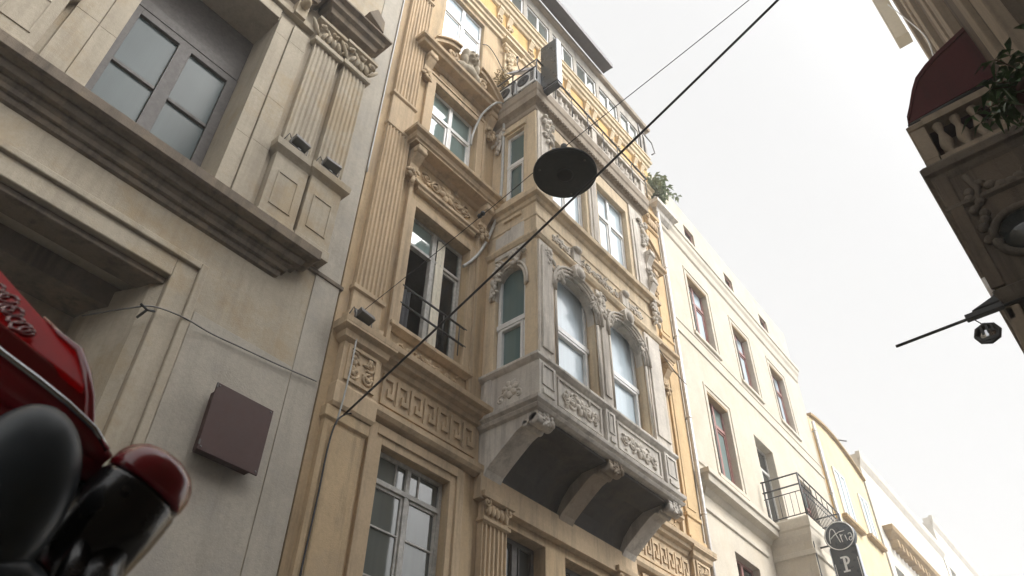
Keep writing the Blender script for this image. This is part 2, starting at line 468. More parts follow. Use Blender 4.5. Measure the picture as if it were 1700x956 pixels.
rm = MB(); rm.box(4.21, 12.45, Y0+.29, 8.59, 7.2, 7.3); rm.box(4.21, 12.45, Y0+.29, 8.59, 10.4, 10.5); rm.box(6.6, 6.7, Y0+.29, 8.59, 7.31, 10.39)
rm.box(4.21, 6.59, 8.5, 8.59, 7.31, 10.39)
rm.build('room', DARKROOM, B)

# --- string cornice with the Greek key band over the ground floor
for a, b in ((4.25, 6.50), (10.1, 12.40)):
    c = MB(); c.stack(a, b, Y0+.01, Y0, [(.0,6.28),(.10,6.30),(.13,6.35),(.13,6.42),(.04,6.44),(.035,6.98),(.07,7.0),(.09,7.06),(.16,7.09),(.17,7.14),(.24,7.17),(.25,7.24),(.0,7.30)]); c.build('string_cornice', BEIGE2, B, .004)
c = MB(); c.box(6.52, 10.1, Y0-.12, Y0+.01, 5.98, 6.34); c.build('lintel_beam', BEIGE2, B, .006)
k = MB(); fret(k, 4.80, 6.44, 6.50, 6.92, Y0-.035, 7); k.build('greek_key_frieze', BEIGE2, B, .003)
k = MB(); fret(k, 10.25, 11.90, 6.50, 6.92, Y0-.035, 7); k.build('greek_key_frieze', BEIGE2, B, .003)
# --- end blocks with a carved panel above the ground-floor pilasters
for m_ in (0, 1):
    a, b = (4.13, 4.70) if not m_ else (mir(4.70), mir(4.13))
    q = MB(); q.stack(a, b, Y0+.01, Y0-.117, [(0,6.118),(.02,6.16),(.02,6.40),(.0,6.44),(.0,6.98),(.05,7.02),(.06,7.10),(.12,7.14),(.12,7.22),(0,7.28)])
    frame_rect(q, a+.06, b-.06, 6.48, 6.96, .04, Y0-.145, Y0-.10)
    rnd = random.Random(4)
    for i in range(4):
        cx_, cz_ = a+.17+.23*(i % 2), 6.62+.2*(i//2)
        spiral(q, cx_, cz_, .085, Y0-.125, 1.3, 1 if i % 2 else -1, i*1.4, .02)
        for j in range(3): leaf(q, cx_, cz_, .11, .05, rnd.uniform(0, 6.28), Y0-.12, .025)
    q.build('carved_block', BEIGE2, B)
# --- ground-floor pilasters
for x0, x1 in ((4.10, 4.66), (mir(4.66), mir(4.10))):
    q = MB(); q.stack(x0, x1, Y0+.01, Y0-.07, [(0,G),(0,5.95),(.03,5.98),(.03,6.112)]); q.box(x0+.1, x1-.1, Y0-.10, Y0-.06, G, 5.9)
    q.build('pilaster', BEIGE, B, .006)
for x0, x1 in ((6.62, 7.08), (mir(7.08), mir(6.62))):
    q = MB(); flutes(q, x0, x1, Y0+.01, Y0-.09, G, 5.70, 6, .028)
    q.stack(x0, x1, Y0+.01, Y0-.10, [(0,5.70),(.03,5.72),(.03,5.76),(.0,5.78),(0,5.98),(.07,6.0),(.08,6.07)])
    cap = q.build('pilaster', BEIGE2, B)
    lf = MB()
    for i in range(5):
        leaf(lf, x0+.05+i*.09, 5.79, .17, .09, math.pi/2+.1*(i-2), Y0-.12, .035)
    for s_ in (-1, 1):
        spiral(lf, (x0+x1)/2+s_*.21, 5.95, .07, Y0-.14, 1.3, s_, 1.5, .02)
    lf.build('capital', BEIGE2, cap)
# plain frames round the ground-floor openings
for a, b, lo, hi in (holesG[0], holesG[3]):
    q = MB(); q.box(a-.22, a-.10, Y0-.05, Y0+.01, 1.0, hi+.22); q.box(b+.10, b+.22, Y0-.05, Y0+.01, 1.0, hi+.22); q.box(a-.10, b+.10, Y0-.05, Y0+.01, hi+.10, hi+.22)
    q.box(a-.10, a, Y0-.025, Y0+.01, 1.0, hi+.10); q.box(b, b+.10, Y0-.025, Y0+.01, 1.0, hi+.10); q.box(a, b, Y0-.025, Y0+.01, hi, hi+.10)
    q.build('window_surround', BEIGE2, B, .005)
a, b, lo, hi = holesG[0]
for a, b, lo, hi in (holesG[0], holesG[3]):
    window(B, a, b, 3.0, hi, Y0+.10, GREYWOOD, GREENPANE, True, 5.66, [('v', a+.38, 5.7, hi-.05), ('v', a+.75, 5.7, hi-.05), ('h', 5.15, a+.08, (a+b)/2-.05), ('h', 5.15, (a+b)/2+.05, b-.08), ('h', 4.62, a+.08, (a+b)/2-.05), ('h', 4.62, (a+b)/2+.05, b-.08), ('h', 4.1, a+.08, b-.08)], .05, mt=.06)
for a, b, lo, hi in holesG[1:3]:
    window(B, a, b, 3.0, hi, Y0+.2, DARKWOOD, DARKPANE, True, 5.25, [('v', (a+b)/2+.12, 5.3, hi-.06)], .07)

# --- fluted pilasters of the upper floors
for x0, x1 in ((4.14, 4.60), (mir(4.60), mir(4.14))):
    q = MB()
    q.stack(x0, x1, Y0+.01, Y0-.07, [(.05,7.30),(.05,7.42),(0,7.44),(0,7.80),(.03,7.82),(.03,7.88),(0,7.90)])
    PM = BEIGE2 if x0 < 8 else BOUNCETINT
    def shaft(za, zb):
        if x0 < 8: flutes(q, x0, x1, Y0+.01, Y0-.08, za, zb, 7, .026)
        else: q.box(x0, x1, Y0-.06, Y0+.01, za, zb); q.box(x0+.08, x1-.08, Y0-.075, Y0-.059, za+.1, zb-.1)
    shaft(7.90, 11.15)
    q.stack(x0, x1, Y0+.01, Y0-.07, [(.0,11.15),(.02,11.17),(.02,11.22),(0,11.24),(0,11.90),(.03,11.93),(.03,11.98),(0,12.0)])
    shaft(12.0, 15.25)
    q.stack(x0, x1, Y0+.01, Y0-.08, [(.0,15.25),(.03,15.28),(.03,15.33),(0,15.36),(0,15.75),(.08,15.80),(.09,15.90)])
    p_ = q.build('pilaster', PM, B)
    lf = MB()
    for i in range(5): leaf(lf, x0+.03+i*.1, 15.36, .32, .10, math.pi/2+.1*(i-2), Y0-.11, .04)
    for s_ in (-1, 1): spiral(lf, (x0+x1)/2+s_*.22, 15.68, .09, Y0-.13, 1.3, s_, 1.5, .024)
    lf.build('capital', BEIGE2, p_)

q = MB(); q.box(11.93, 12.05, Y0-.02, Y0+.01, 7.31, 16.7); q.box(12.52, 12.655, Y0-.025, Y0+.01, 7.31, 16.7); q.build('end_strip', BOUNCETINT, B, .004)

# --- window bays left and right of the oriel
for m_ in (0, 1):
    def X(a, b): return (a, b) if not m_ else (mir(b), mir(a))
    s = MB()                                           # first-floor surround, sill and hood
    x0, x1 = X(4.93, 6.12)
    s.box(x0-.13, x0, Y0-.04, Y0+.01, 7.72, 10.10); s.box(x1, x1+.13, Y0-.04, Y0+.01, 7.72, 10.10); s.box(x0, x1, Y0-.04, Y0+.01, 9.985, 10.10)
    s.box(x0-.19, x0-.13, Y0-.065, Y0+.01, 7.30, 10.45); s.box(x1+.13, x1+.19, Y0-.065, Y0+.01, 7.30, 10.45)
    s.stack(x0-.02, x1+.02, Y0+.01, Y0-.05, [(0,10.30),(.03,10.33),(.03,10.37),(.06,10.40),(.06,10.45),(0,10.47)])
    s.build('window_surround', BEIGE2, B, .004); s = MB()
    s.stack(x0-.10, x1+.10, Y0+.12, Y0-.03, [(0,7.60),(.03,7.63),(.07,7.66),(.07,7.715)])
    s.build('window_sill', BEIGE2, B, .004); s = MB()
    hx0, hx1 = X(4.80, 6.25)
    s.stack(hx0, hx1, Y0+.01, Y0-.02, [(.0,10.98),(.03,11.0),(.05,11.04),(.22,11.06),(.22,11.10),(.25,11.12),(.27,11.20),(.33,11.23),(.34,11.28),(.0,11.36)])
    hood = s.build('window_hood', BEIGE2, B, .004)
    for cx_ in (hx0-.06, hx1+.06): s = MB(); console(s, cx_, .17, Y0, 10.38, 11.03, .24); s.build('console', BEIGE2, hood)
    o = MB(); scroll_relief(o, x0+.02, x1-.02, 10.52, 10.96, Y0-.015, .020, 3); o.build('carved_relief', BEIGE2, B)
    o = MB(); scroll_relief(o, x0-.02, x1+.02, 7.24+.06, 7.58, Y0-.015, .020, 8); o.build('carved_relief', BEIGE2, B)
    s = MB()                                           # second-floor surround and pediment
    x0, x1 = X(4.98, 6.08)
    s.box(x0-.14, x0, Y0-.04, Y0+.01, 11.40, 13.34); s.box(x1, x1+.14, Y0-.04, Y0+.01, 11.40, 13.34); s.box(x0, x1, Y0-.04, Y0+.01, 13.225, 13.34)
    s.box(x0-.20, x0-.14, Y0-.06, Y0+.01, 11.40, 13.40); s.box(x1+.14, x1+.20, Y0-.06, Y0+.01, 11.40, 13.40); s.box(x0-.14, x1+.14, Y0-.06, Y0+.01, 13.345, 13.40)
    s.box(x0+.06, x1-.06, Y0-.03, Y0+.01, 13.47, 13.58)
    s.build('window_surround', BEIGE2, B, .004); s = MB()
    px0, px1 = X(4.62, 6.44)
    s.stack(px0, px1, Y0+.01, Y0-.03, [(.0,13.62),(.03,13.64),(.05,13.68),(.20,13.70),(.22,13.76),(.27,13.78),(.28,13.84),(0,13.88)])
    cons = []
    for cx_ in (px0+.10, px1-.10): m = MB(); console(m, cx_, .17, Y0, 13.02, 13.67, .20); cons.append(m)
    pc = (px0+px1)/2
    for sg in (-1, 1):                                 # broken segmental pediment
        arc = []
        for i in range(9):
            t = i/8; arc.append((pc+sg*(.90-.62*t), 13.92+.42*math.sin(t*math.pi/2)))
        for i in range(8):
            (a_, b_), (c_, d_) = arc[i], arc[i+1]
            s.ext([(a_, b_-.04), (a_, b_+.06), (c_, d_+.06), (c_, d_-.04)], 'y', Y0-.28, Y0)
            s.ext([(a_, b_+.06), (a_, b_+.11), (c_, d_+.11), (c_, d_+.06)], 'y', Y0-.33, Y0)
        s.ext([(pc+sg*.92, 13.85)]+[(p, q-.04) for p, q in arc]+[(pc+sg*.28, 13.85)], 'y', Y0-.06, Y0+.01)
        spiral(s, pc+sg*.42, 14.10, .13, Y0-.22, 1.4, sg, 1.0, .035)
        leaf_cluster(s, pc+sg*.55, 14.02, .4, .24, Y0-.10, 5+sg, 12, .04, .14)
    ped = s.build('pediment', BEIGE2, B, .004)
    for m in cons: m.build('console', BEIGE2, ped)
    # bust in the broken pediment, one continuous carved body
    bu = MB(); by = Y0-.26
    bu.ell((pc, by, 14.40), (.135, .15, .175), nu=16, nv=12)          # head
    bu.ell((pc, by-.14, 14.385), (.025, .045, .05), nu=8, nv=6)       # nose
    for e in (-1, 1):
        bu.ell((pc+e*.05, by-.125, 14.45), (.045, .03, .018), nu=8, nv=6)
        bu.ell((pc+e*.06, by-.11, 14.35), (.045, .04, .04), nu=8, nv=6)
        bu.ell((pc+e*.135, by+.01, 14.40), (.07, .11, .20), nu=10, nv=8)
        bu.ell((pc+e*.16, by+.0, 14.20), (.075, .09, .14), nu=10, nv=8)
        bu.ell((pc+e*.17, by+.06, 13.98), (.15, .13, .13), nu=10, nv=8)
    bu.ell((pc, by-.12, 14.31), (.045, .025, .014), nu=8, nv=6)
    bu.ell((pc, by-.10, 14.255), (.05, .05, .035), nu=8, nv=6)
    bu.ell((pc, by+.04, 14.50), (.165, .15, .12), nu=12, nv=8)        # hair
    bu.tube([(pc, by+.02, 14.30), (pc, by+.04, 14.05)], [.075, .10], 10)
    bu.ell((pc, by+.04, 13.98), (.22, .15, .14), nu=12, nv=8)
    b_ = bu.build('carved_bust', LEFTST, B, smooth=True)
    rmod = b_.modifiers.new('skin', 'REMESH'); rmod.mode = 'VOXEL'; rmod.voxel_size = .014; rmod.use_smooth_shade = True
    # windows
    wx = X(4.93, 6.12)
    if m_:
        window(B, wx[0], wx[1], 7.72, 9.98, Y0+.14, GREYWOOD, GREENPANE, True, 9.42)
    x0, x1 = X(4.98, 6.08)
    window(B, x0, x1, 11.45, 13.22, Y0+.12, PVC, TEALPANE2, True, 12.62, t=.055)
    window(B, x0, x1, 14.72, 16.62, Y0+.08, PVC, SKYPANE, True, 15.98, t=.055)
    s = MB(); s.stack(x0-.04, x1+.04, Y0+.05, Y0-.0, [(0,14.64),(.05,14.66),(.05,14.71)]); s.build('window_sill', BEIGE2, B, .004)
    cv = MB()                                          # wall ornaments above the oriel terrace
    cx_ = X(6.9, 7.0)[0]
    cv.stack(cx_-.2, cx_+.22, Y0+.01, Y0-.05, [(0,15.4),(0,16.5),(.06,16.55),(.06,16.62)])
    cv.stack(cx_-.2, cx_+.22, Y0+.01, Y0-.08, [(0,16.64),(.1,16.7),(.1,16.78)])
    leaf_cluster(cv, cx_, 16.2, .35, .6, Y0-.06, 11, 20, .04, .2)
    cv.build('carved_panel', CREAM, B)

# --- the open first-floor window on the left
f = MB(); x0, x1, z0, z1 = 4.93, 6.12, 7.72, 9.98; y = Y0+.14
frame_rect(f, x0, x1, z0, z1, .045, y, y+.07)
f.box(x0+.045, x1-.045, y-.012, y+.066, 9.40, 9.45); f.box(5.485, 5.565, y-.008, y+.07, 7.765, 9.935)
ow = f.build('window', GREYWOOD, B, .004)
p_ = MB(); p_.box(5.00, 5.47, y+.03, y+.036, 9.46, 9.93); p_.build('pane', TEALPANE2, ow)
p_ = MB(); p_.box(5.575, 6.08, y+.03, y+.036, 9.46, 9.93); p_.build('pane', CLEAR, ow)
s_ = MB(); frame_rect(s_, 5.575, 6.07, 7.77, 9.39, .045, y+.01, y+.055); sa = s_.build('sash', GREYWOOD, ow, .004)
p_ = MB(); p_.box(5.60, 6.045, y+.03, y+.036, 7.80, 9.36); p_.build('pane', CLEAR, ow)
cu = MB()
def drape(mb, x0, x1, y, z0, z1, n, amp):
    vs = []; fs = []
    m = n*6
    for i in range(m+1):
        x = x0+(x1-x0)*i/m; a = amp*math.sin(2*math.pi*n*i/m)
        vs += [(x, y+a, z0), (x, y+a*.6, z1)]
    for i in range(m): fs.append((2*i, 2*i+2, 2*i+3, 2*i+1))
    mb.add(vs, fs, True)
drape(cu, 5.575, 5.735, y-.02, 7.80, 9.88, 2, .016); cu.build('reflection_strip', REFLECTCREAM, ow)  # draped strip standing in for the bright reflection in the sash pane
cu = MB(); drape(cu, 4.97, 5.45, y+.30, 7.55, 8.9, 6, .03); drape(cu, 5.76, 6.09, y+.28, 7.55, 9.9, 4, .03); cu.build('net_curtain', NET, ow)
# the other casement stands open into the room
s_ = MB(); frame_rect(s_, 0, .50, 7.77, 9.39, .045, 0, .045)
q = math.radians(78)
s_.turn(lambda v: (5.00+v[0]*math.cos(q)-v[1]*math.sin(q), y+.09+v[0]*math.sin(q)+v[1]*math.cos(q), v[2]))
s_.build('sash', GREYWOOD, ow, .004)
# window guard: two rails across the opening
g = MB()
for z in (8.12, 8.42):
    g.tube([(4.90, Y0-.03, z), (6.16, Y0-.03, z)], .016, 8)
    for x in (4.91, 6.15): g.tube([(x, Y0-.03, z), (x, Y0+.02, z)], .016, 6)
for x in (5.7, 6.02): g.tube([(x, Y0-.03, 7.9), (x, Y0-.03, 8.42)], .009, 6)
g.build('window_guard', BLACKMETAL, B)

# --- entablature, attic and eaves
e = MB()
e.stack(4.14, 12.52, Y0+.01, Y0, [(0,16.72),(.05,16.75),(.05,16.86),(.09,16.89),(.09,16.98),(.14,17.02),(.14,17.08),(0,17.10)])
e.build('entablature', CREAM, B, .004)
e = MB(); e.box(4.0, 12.66, Y0-.03, Y0+.01, 17.10, 17.84); e.build('frieze', YELLOW, B)
e = MB(); e.stack(4.2, 12.46, Y0+.01, Y0, [(.04,17.84),(.08,17.87),(.10,17.95),(.14,17.98),(.15,18.08),(.19,18.11),(.20,18.18),(.16,18.22),(.15,18.30),(.18,18.32),(.18,18.36),(0,18.38)])
e.build('cornice', CREAM, B, .004)
for i in range(8):
    for d in (-.16, .16):
        x = 4.45+i*1.09+d
        e = MB(); console(e, x, .14, Y0-.03, 17.28, 17.84, .11); e.build('cornice_bracket', CREAM, B)
    e = MB(); e.box(4.45+i*1.09-.3, 4.45+i*1.09+.3, Y0-.07, Y0-.031, 17.12, 17.26); e.build('bracket_plinth', CREAM, B, .004)
at = MB()
aw = []
x = 4.35
while x < 12.2:
    aw.append((x, x+.86, 18.46, 19.22)); x += 1.0
at.wall(4.02, 12.62, 18.38, 19.60, Y0-.12, Y0-.02, aw); at.box(4.02, 4.1, Y0-.019, Y0+.5, 18.38, 19.6); at.box(12.54, 12.62, Y0-.019, Y0+.5, 18.38, 19.6); at.build('attic_wall', ATTICST, B, .004)
for a, b, lo, hi in aw:
    window(B, a, b, lo, hi, Y0-.09, PVC, GREENPANE, True, None, t=.045, name='attic_window')
ev = MB(); ev.stack(4.0, 12.66, 13, Y0-.12, [(.0,19.60),(.10,19.63),(.12,19.74),(.0,19.80)]); ev.build('eaves', BROWNST, B, .004)
ev = MB(); ev.box(4.0, 10.4, Y0-.56, Y0-.27, 19.72, 19.82); ev.box(4.0, 10.4, Y0-.58, Y0-.53, 19.70, 19.88); ev.build('eave_sheet', EAVE, B, .004)
ev = MB()
for xx, zt in ((12.25, 20.1), (12.45, 19.4)): ev.tube([(xx, Y0-.12, 18.3), (xx+.05, Y0-.14, 19.1), (xx, Y0-.1, zt)], .03, 6)
ev.tube([(12.5, Y0-.3, 18.3), (12.62, Y0-.34, 18.45), (12.6, Y0-.3, 18.9), (12.3, Y0-.2, 19.2)], .02, 6)
ev.build('bent_pipes', GREYMETAL, B)

# ------------------------------------------------------------------ the oriel
BX0, BX1, YF = 6.56, 10.04, 5.21
HW = [(7.02,8.02), (8.42,9.42)]
bay = MB()
bay.wall(BX0, BX1, 7.80, 13.46, YF, YF+.18, [(a,b,7.84,9.80) for a,b in HW] + [(a,b,11.20,12.98) for a,b in HW])
nb = len(bay.v)
SW = [(5.42,6.00,7.84,9.72), (5.48,5.90,11.22,13.02)]
for xa, xb in ((BX0, BX0+.16), (BX1-.16, BX1)):
    b0 = len(bay.v)
    bay.wall(YF+.181, Y0+.0, 7.80, 13.46, 0, 1, [(max(a,YF+.181), b, lo, hi) for a, b, lo, hi in SW])
    bay.turn(lambda v: (xa+(xb-xa)*v[1], v[0], v[2]), b0)
bay.box(BX0+.17, BX1-.17, YF+.19, Y0, 10.3, 10.5); bay.box(BX0+.17, BX1-.17, YF+.19, Y0, 13.2, 13.4)
BAY = bay.build('bay_window', BAYBEIGE, B, .006)
# pale stone facing strips on the front: corner piers, middle pier
for a, b, o in ((BX0, BX0+.40, .0), (8.06, 8.38, .0), (9.50, BX1, .0)):
    st = MB()
    st.box(a+.03, b-.03, YF-.035, YF+.01, 7.82, 10.0)
    st.box(a+.08, b-.08, YF-.06, YF-.03, 7.95, 9.9)
    st.build('stone_pier', PALEST, BAY, .005); st = MB()
    st.box(a+.03, b-.03, YF-.03, YF+.01, 11.10, 13.3)
    st.box(a+.10, b-.10, YF-.05, YF-.025, 11.2, 12.9); st.build('stone_pier', PALEST, BAY, .005)
for a, b in HW:
    for xx, sg in ((a, -1), (b, 1)):
        st = MB(); st.tube([(xx-sg*.0+sg*.035, YF-.03, 7.84), (xx+sg*.035, YF-.03, 9.2)], .022, 8); st.build('colonnette', PALEST, BAY)
st = MB(); st.box(9.96, BX1+.02, YF-.02, YF+.3, 11.1, 13.3); st.build('stone_pier', PALEST, BAY, .005)
# arched heads of the lower windows
for a, b in HW:
    ar = MB(); arc_frame(ar, a, b, 9.22, 9.74, YF+.0, YF+.13, 9.80); ar.build('arch_spandrel', PALEST, BAY)
    ar = MB(); scallop_hood(ar, a, b, 9.22, 9.74, YF); ar.build('scalloped_hood', PALEST, BAY)
ar = MB(); leaf_cluster(ar, 8.22, 9.72, .3, .5, YF-.03, 9, 18, .03, .14); ar.build('carved_leaves', PALEST, BAY)
ar = MB(); leaf_cluster(ar, 6.80, 9.75, .22, .35, YF-.03, 19, 12, .03, .12); ar.build('carved_leaves', PALEST, BAY)
# entablature between the two floors, wrapping round three sides
en = MB()
en.stack(BX0, BX1, Y0, YF, [(.0,10.02),(.04,10.04),(.07,10.10),(.07,10.14),(.01,10.16),(.012,10.50),(.03,10.52),(.03,10.56),(.0,10.58)]); en.build('bay_entablature', BAYBEIGE, BAY, .004); en = MB()
en.stack(BX0, BX1, Y0, YF, [(.0,10.84),(.03,10.86),(.05,10.92),(.12,10.95),(.13,11.03),(.09,11.07),(0,11.10)])
en.build('bay_string_course', BAYBEIGE, BAY, .004)
for x in (7.55, 8.95): 
    en = MB(); en.box(x-.10, x+.10, YF-.07, YF, 10.16, 10.46); en.ell((x, YF-.07, 10.44), (.11, .07, .07))
    en.ext([(x-.08,10.02),(x-.11,9.92),(x+.11,9.92),(x+.08,10.02)], 'y', YF-.10, YF); en.build('keystone', PALEST, BAY, .004)
for a, b, sd in ((6.95,7.43,1), (7.67,8.83,2), (9.07,9.55,3)): rl = MB(); scroll_relief(rl, a, b, 10.19, 10.47, YF-.02, .018, sd); rl.build('carved_relief', PALEST, BAY)
# carved drops at the corners of the upper floor
cd = MB()
leaf_cluster(cd, 6.83, 12.95, .22, .7, YF-.06, 21, 26, .035, .14); cd.build('carved_drop', PALEST, BAY); cd = MB()
leaf_cluster(cd, 9.93, 12.75, .24, .8, YF-.05, 23, 26, .035, .14)
console(cd, 9.98, .16, YF, 11.6, 12.2, .18); console(cd, 9.98, .16, YF, 10.9, 11.5, .16)
leaf_cluster(cd, 9.98, 10.75, .2, .6, YF-.05, 29, 20, .035, .13)
cd.build('carved_drop', PALEST, BAY); cd = MB(); b0 = 0
leaf_cluster(cd, 5.92, 13.0, .2, .6, 0, 31, 18, .03, .14)
cd.turn(lambda v: (BX0+v[1]-.02, v[0]+.12, v[2]), b0)
cd.build('carved_drop', PALEST, BAY)
# bay side surrounds: crumbling panel over the arched window, head mouldings
sd = MB()
arc_b = len(sd.v)
arc_frame(sd, 5.42, 6.00, 9.15, 9.66, 0, .12, 9.72)
for k_, g_ in enumerate((.02, .07)): arc_moulding(sd, 5.42, 6.00, 9.15, 9.66, -.02-.02*k_, .02, .022, grow=g_)
leaf_cluster(sd, 5.56, 9.80, .25, .25, -.04, 41, 14, .035, .13); leaf_cluster(sd, 5.92, 9.66, .25, .35, -.04, 42, 14, .035, .13)
leaf_cluster(sd, 5.98, 9.35, .12, .3, -.03, 43, 8, .03, .1)
sd.turn(lambda v: (BX0+v[1], v[0], v[2]), arc_b)
sd.build('side_arch', PALEST, BAY)
sp = MB()
sp.box(BX0-.03, BX0+.01, 5.40, 6.02, 9.93, 10.02)
b0 = len(sp.v)
rnd = random.Random(3)
pts = [(5.44,10.16),(6.02,10.16),(6.02,10.44),(5.86,10.46),(5.80,10.50),(5.72,10.48),(5.66,10.56),(5.44,10.58)]
sp.ext([(p, q_) for p, q_ in pts], 'x', BX0-.028, BX0-.008)
sp.build('bare_stone_patch', GREYST, BAY, .004)
sh = MB()
sh.box(BX0-.05, BX0+.01, 5.42, 5.96, 13.06, 13.14); sh.build('side_lintel', BAYBEIGE, BAY, .004); sh = MB()
sh.box(BX0-.05, BX0+.01, 5.42, 5.98, 11.12, 11.20); sh.build('side_sill', BAYBEIGE, BAY, .004); sh = MB(); sh.box(BX0-.04, BX0+.01, 5.50, 5.86, 10.72, 10.79)
sh.build('side_trim', BAYBEIGE, BAY, .004)
# cornice
co = MB()
co.stack(BX0, BX1, Y0, YF, [(.0,13.30),(.02,13.32),(.02,13.42),(.06,13.46),(.13,13.50),(.135,13.66),(.155,13.70),(.16,13.88),(.12,13.93)])
n_ = 46
for i in range(n_): co.box(BX0+.02+i*(BX1-BX0)/n_, BX0+.055+i*(BX1-BX0)/n_, YF-.125, YF-.06, 13.462, 13.50)
co.build('bay_cornice', BROWNST, BAY, .004)
# parapet under the windows
pa = MB()
pa.stack(BX0, BX1, Y0, YF, [(.0,7.12),(.0,7.70),(.03,7.72),(.07,7.76),(.07,7.80),(.02,7.82)])
pa.stack(BX0, BX1, Y0, YF, [(.0,6.92),(.05,6.94),(.08,6.98),(.03,7.02),(.09,7.05),(.10,7.10),(.0,7.12)])
for a, b in ((BX0+.0, BX0+.36), (8.10, 8.34), (BX1-.36, BX1)):
    pa.box(a+.0, b, YF-.05, YF+.01, 7.13, 7.70); frame_rect(pa, a+.05, b-.05, 7.32, 7.66, .025, YF-.066, YF-.049)
    pa.box(a+.06, b-.06, YF-.075, YF-.05, 7.18, 7.26)
for a, b in ((BX0+.44, 8.02), (8.42, BX1-.44)): frame_rect(pa, a, b, 7.20, 7.66, .03, YF-.025, YF+.01)
pa.box(BX0-.03, BX0+.01, 6.0, 6.12, 7.13, 7.70)
pa.build('bay_parapet', GREYST, BAY, .005)
pr = MB()
scroll_relief(pr, BX0+.52, 7.96, 7.24, 7.60, YF-.01, .022, 5); pr.build('carved_relief', PALEST, BAY); pr = MB(); scroll_relief(pr, 8.50, BX1-.52, 7.24, 7.60, YF-.01, .022, 6); pr.build('carved_relief', PALEST, BAY); pr = MB()
b0 = 0
rosette(pr, 5.66, 7.42, .16, 0, 7, .03); leaf(pr, 5.5, 7.45, .2, .06, .3, 0, .025); leaf(pr, 5.82, 7.4, .2, .06, 2.9, 0, .025)
spiral(pr, 5.52, 7.30, .08, 0, 1.2, 1, 0, .018); spiral(pr, 5.82, 7.30, .08, 0, 1.2, -1, 3, .018)
pr.turn(lambda v: (BX0+v[1], v[0], v[2]), b0)
pr.build('carved_relief', PALEST, BAY)
so = MB(); so.ext([(Y0, 6.92), (YF+.04, 6.92), (YF+.04, 6.87), (YF+.45, 6.84), (YF+.66, 6.72), (YF+.82, 6.55), (YF+.90, 6.40), (YF+.92, 6.345), (Y0, 6.345)], 'x', BX0+.04, BX1-.04); so.build('bay_soffit', SOFFITSHADE, BAY)
for x0, x1, mt in ((BX0, BX0+.34, GREYST), (8.14, 8.46, BROWNST), (BX1-.34, BX1, GREYST)):
    cb = MB()
    cb.ext([(Y0,6.93),(YF+.0,6.93),(YF-.02,6.88),(YF+.06,6.80),(YF+.20,6.79),(YF+.34,6.73),(YF+.52,6.60),(YF+.70,6.46),(YF+.82,6.36),(YF+.90,6.24),(Y0,6.0)], 'x', x0, x1)
    for yy, zz, rr in ((YF+.06, 6.83, .085), (YF+.20, 6.80, .05)): cb.lathe((0, yy, zz), [(rr*.8, x0-.0), (rr, x0+.01), (rr, x1-.01), (rr*.8, x1)], 14, 'x')
    leaf_cluster(cb, (x0+x1)/2, 6.86, .26, .18, YF+.0, 50, 8, .03, .1)
    cb.build('corbel', mt, BAY, .004)
# windows of the oriel
def arched_sash(a, b, y, z0, zr, zt, side=False):
    f = MB()
    frame_rect(f, a+.02, b-.02, z0, zt, .05, y, y+.08)
    f.box(a+.02, b-.02, y-.03, y+.06, zr-.05, zr+.04)          # meeting rail
    frame_rect(f, a+.07, b-.07, z0+.02, zr-.05, .045, y-.02, y+.05)
    return f
for a, b in HW:
    f = arched_sash(a, b, YF+.14, 7.84, 8.72, 9.80); wn = f.build('window', PVC, B, .004)
    g = MB(); g.box(a+.06, b-.06, YF+.18, YF+.188, 7.9, 9.78); g.build('pane', SKYPANE, wn)
    window(B, a, b, 11.20, 12.98, YF+.10, PVC, SKYPANE, True, 12.28, t=.05)
for xs, sg in ((BX0, 1), (BX1, -1)):
    f = arched_sash(5.42, 6.00, 0, 7.84, 8.62, 9.72); f.turn(lambda v: (xs+sg*(.06+v[1]), v[0], v[2])); wn = f.build('window', PVC, B, .004)
    g = MB(); g.box(xs+sg*.10, xs+sg*.108, 5.47, 5.95, 7.9, 9.7); g.build('pane', TEALPANE, wn)
    f = MB(); frame_rect(f, 5.48, 5.90, 11.22, 13.02, .05, 0, .06); f.box(5.48, 5.90, -.012, .05, 12.16, 12.24); frame_rect(f, 5.535, 5.845, 11.275, 12.15, .03, -.008, .03)
    f.turn(lambda v: (xs+sg*(.06+v[1]), v[0], v[2])); wn = f.build('window', PVC, B, .004)
    g = MB(); g.box(xs+sg*.10, xs+sg*.108, 5.5, 5.88, 11.25, 13.0); g.build('pane', TEALPANE, wn)
# terrace balustrade on top of the oriel
ba = MB(); yb_ = YF-.13
ba.box(BX0+.22, BX1+.12, yb_, yb_+.16, 13.93, 13.99); ba.box(BX0+.22, BX1+.12, yb_-.01, yb_+.17, 14.36, 14.44)
ba.box(BX0+.02, BX1-.02, yb_+.17, Y0, 13.92, 13.96)
ba.box(BX0+.22, BX1+.10, yb_+.22, yb_+.26, 13.965, 14.36)
for x in (BX0+.30, 8.3, BX1+.03): ba.box(x-.08, x+.08, yb_+.002, yb_+.158, 13.99, 14.36)
bal_ = ba.build('balustrade', PALEST, B, .004)
n = 17
for i in range(n):
    if i == 8: continue
    x = BX0+.52+i*(BX1-BX0-.68)/(n-1)
    m = MB(); m.lathe((x, yb_+.08, 13.99), [(.05,0),(.05,.03),(.035,.05),(.078,.13),(.072,.19),(.035,.28),(.05,.34),(.05,.37)], 10); m.build('baluster', PALEST, bal_)
ir = MB()
def rail(pts, r=.014): ir.tube(pts, r, 6)
zt = 14.56; rx, ry = BX0-.18, YF-.17
rail([(rx, 6.10, zt), (rx, ry, zt), (BX1+.17, ry, zt), (BX1+.17, 6.10, zt)], .020)
rail([(rx, 6.10, zt-.22), (rx, ry, zt-.22)], .016)
for yy in (6.08, 5.62, ry): rail([(rx, yy, 13.92), (rx, yy, zt)], .015)
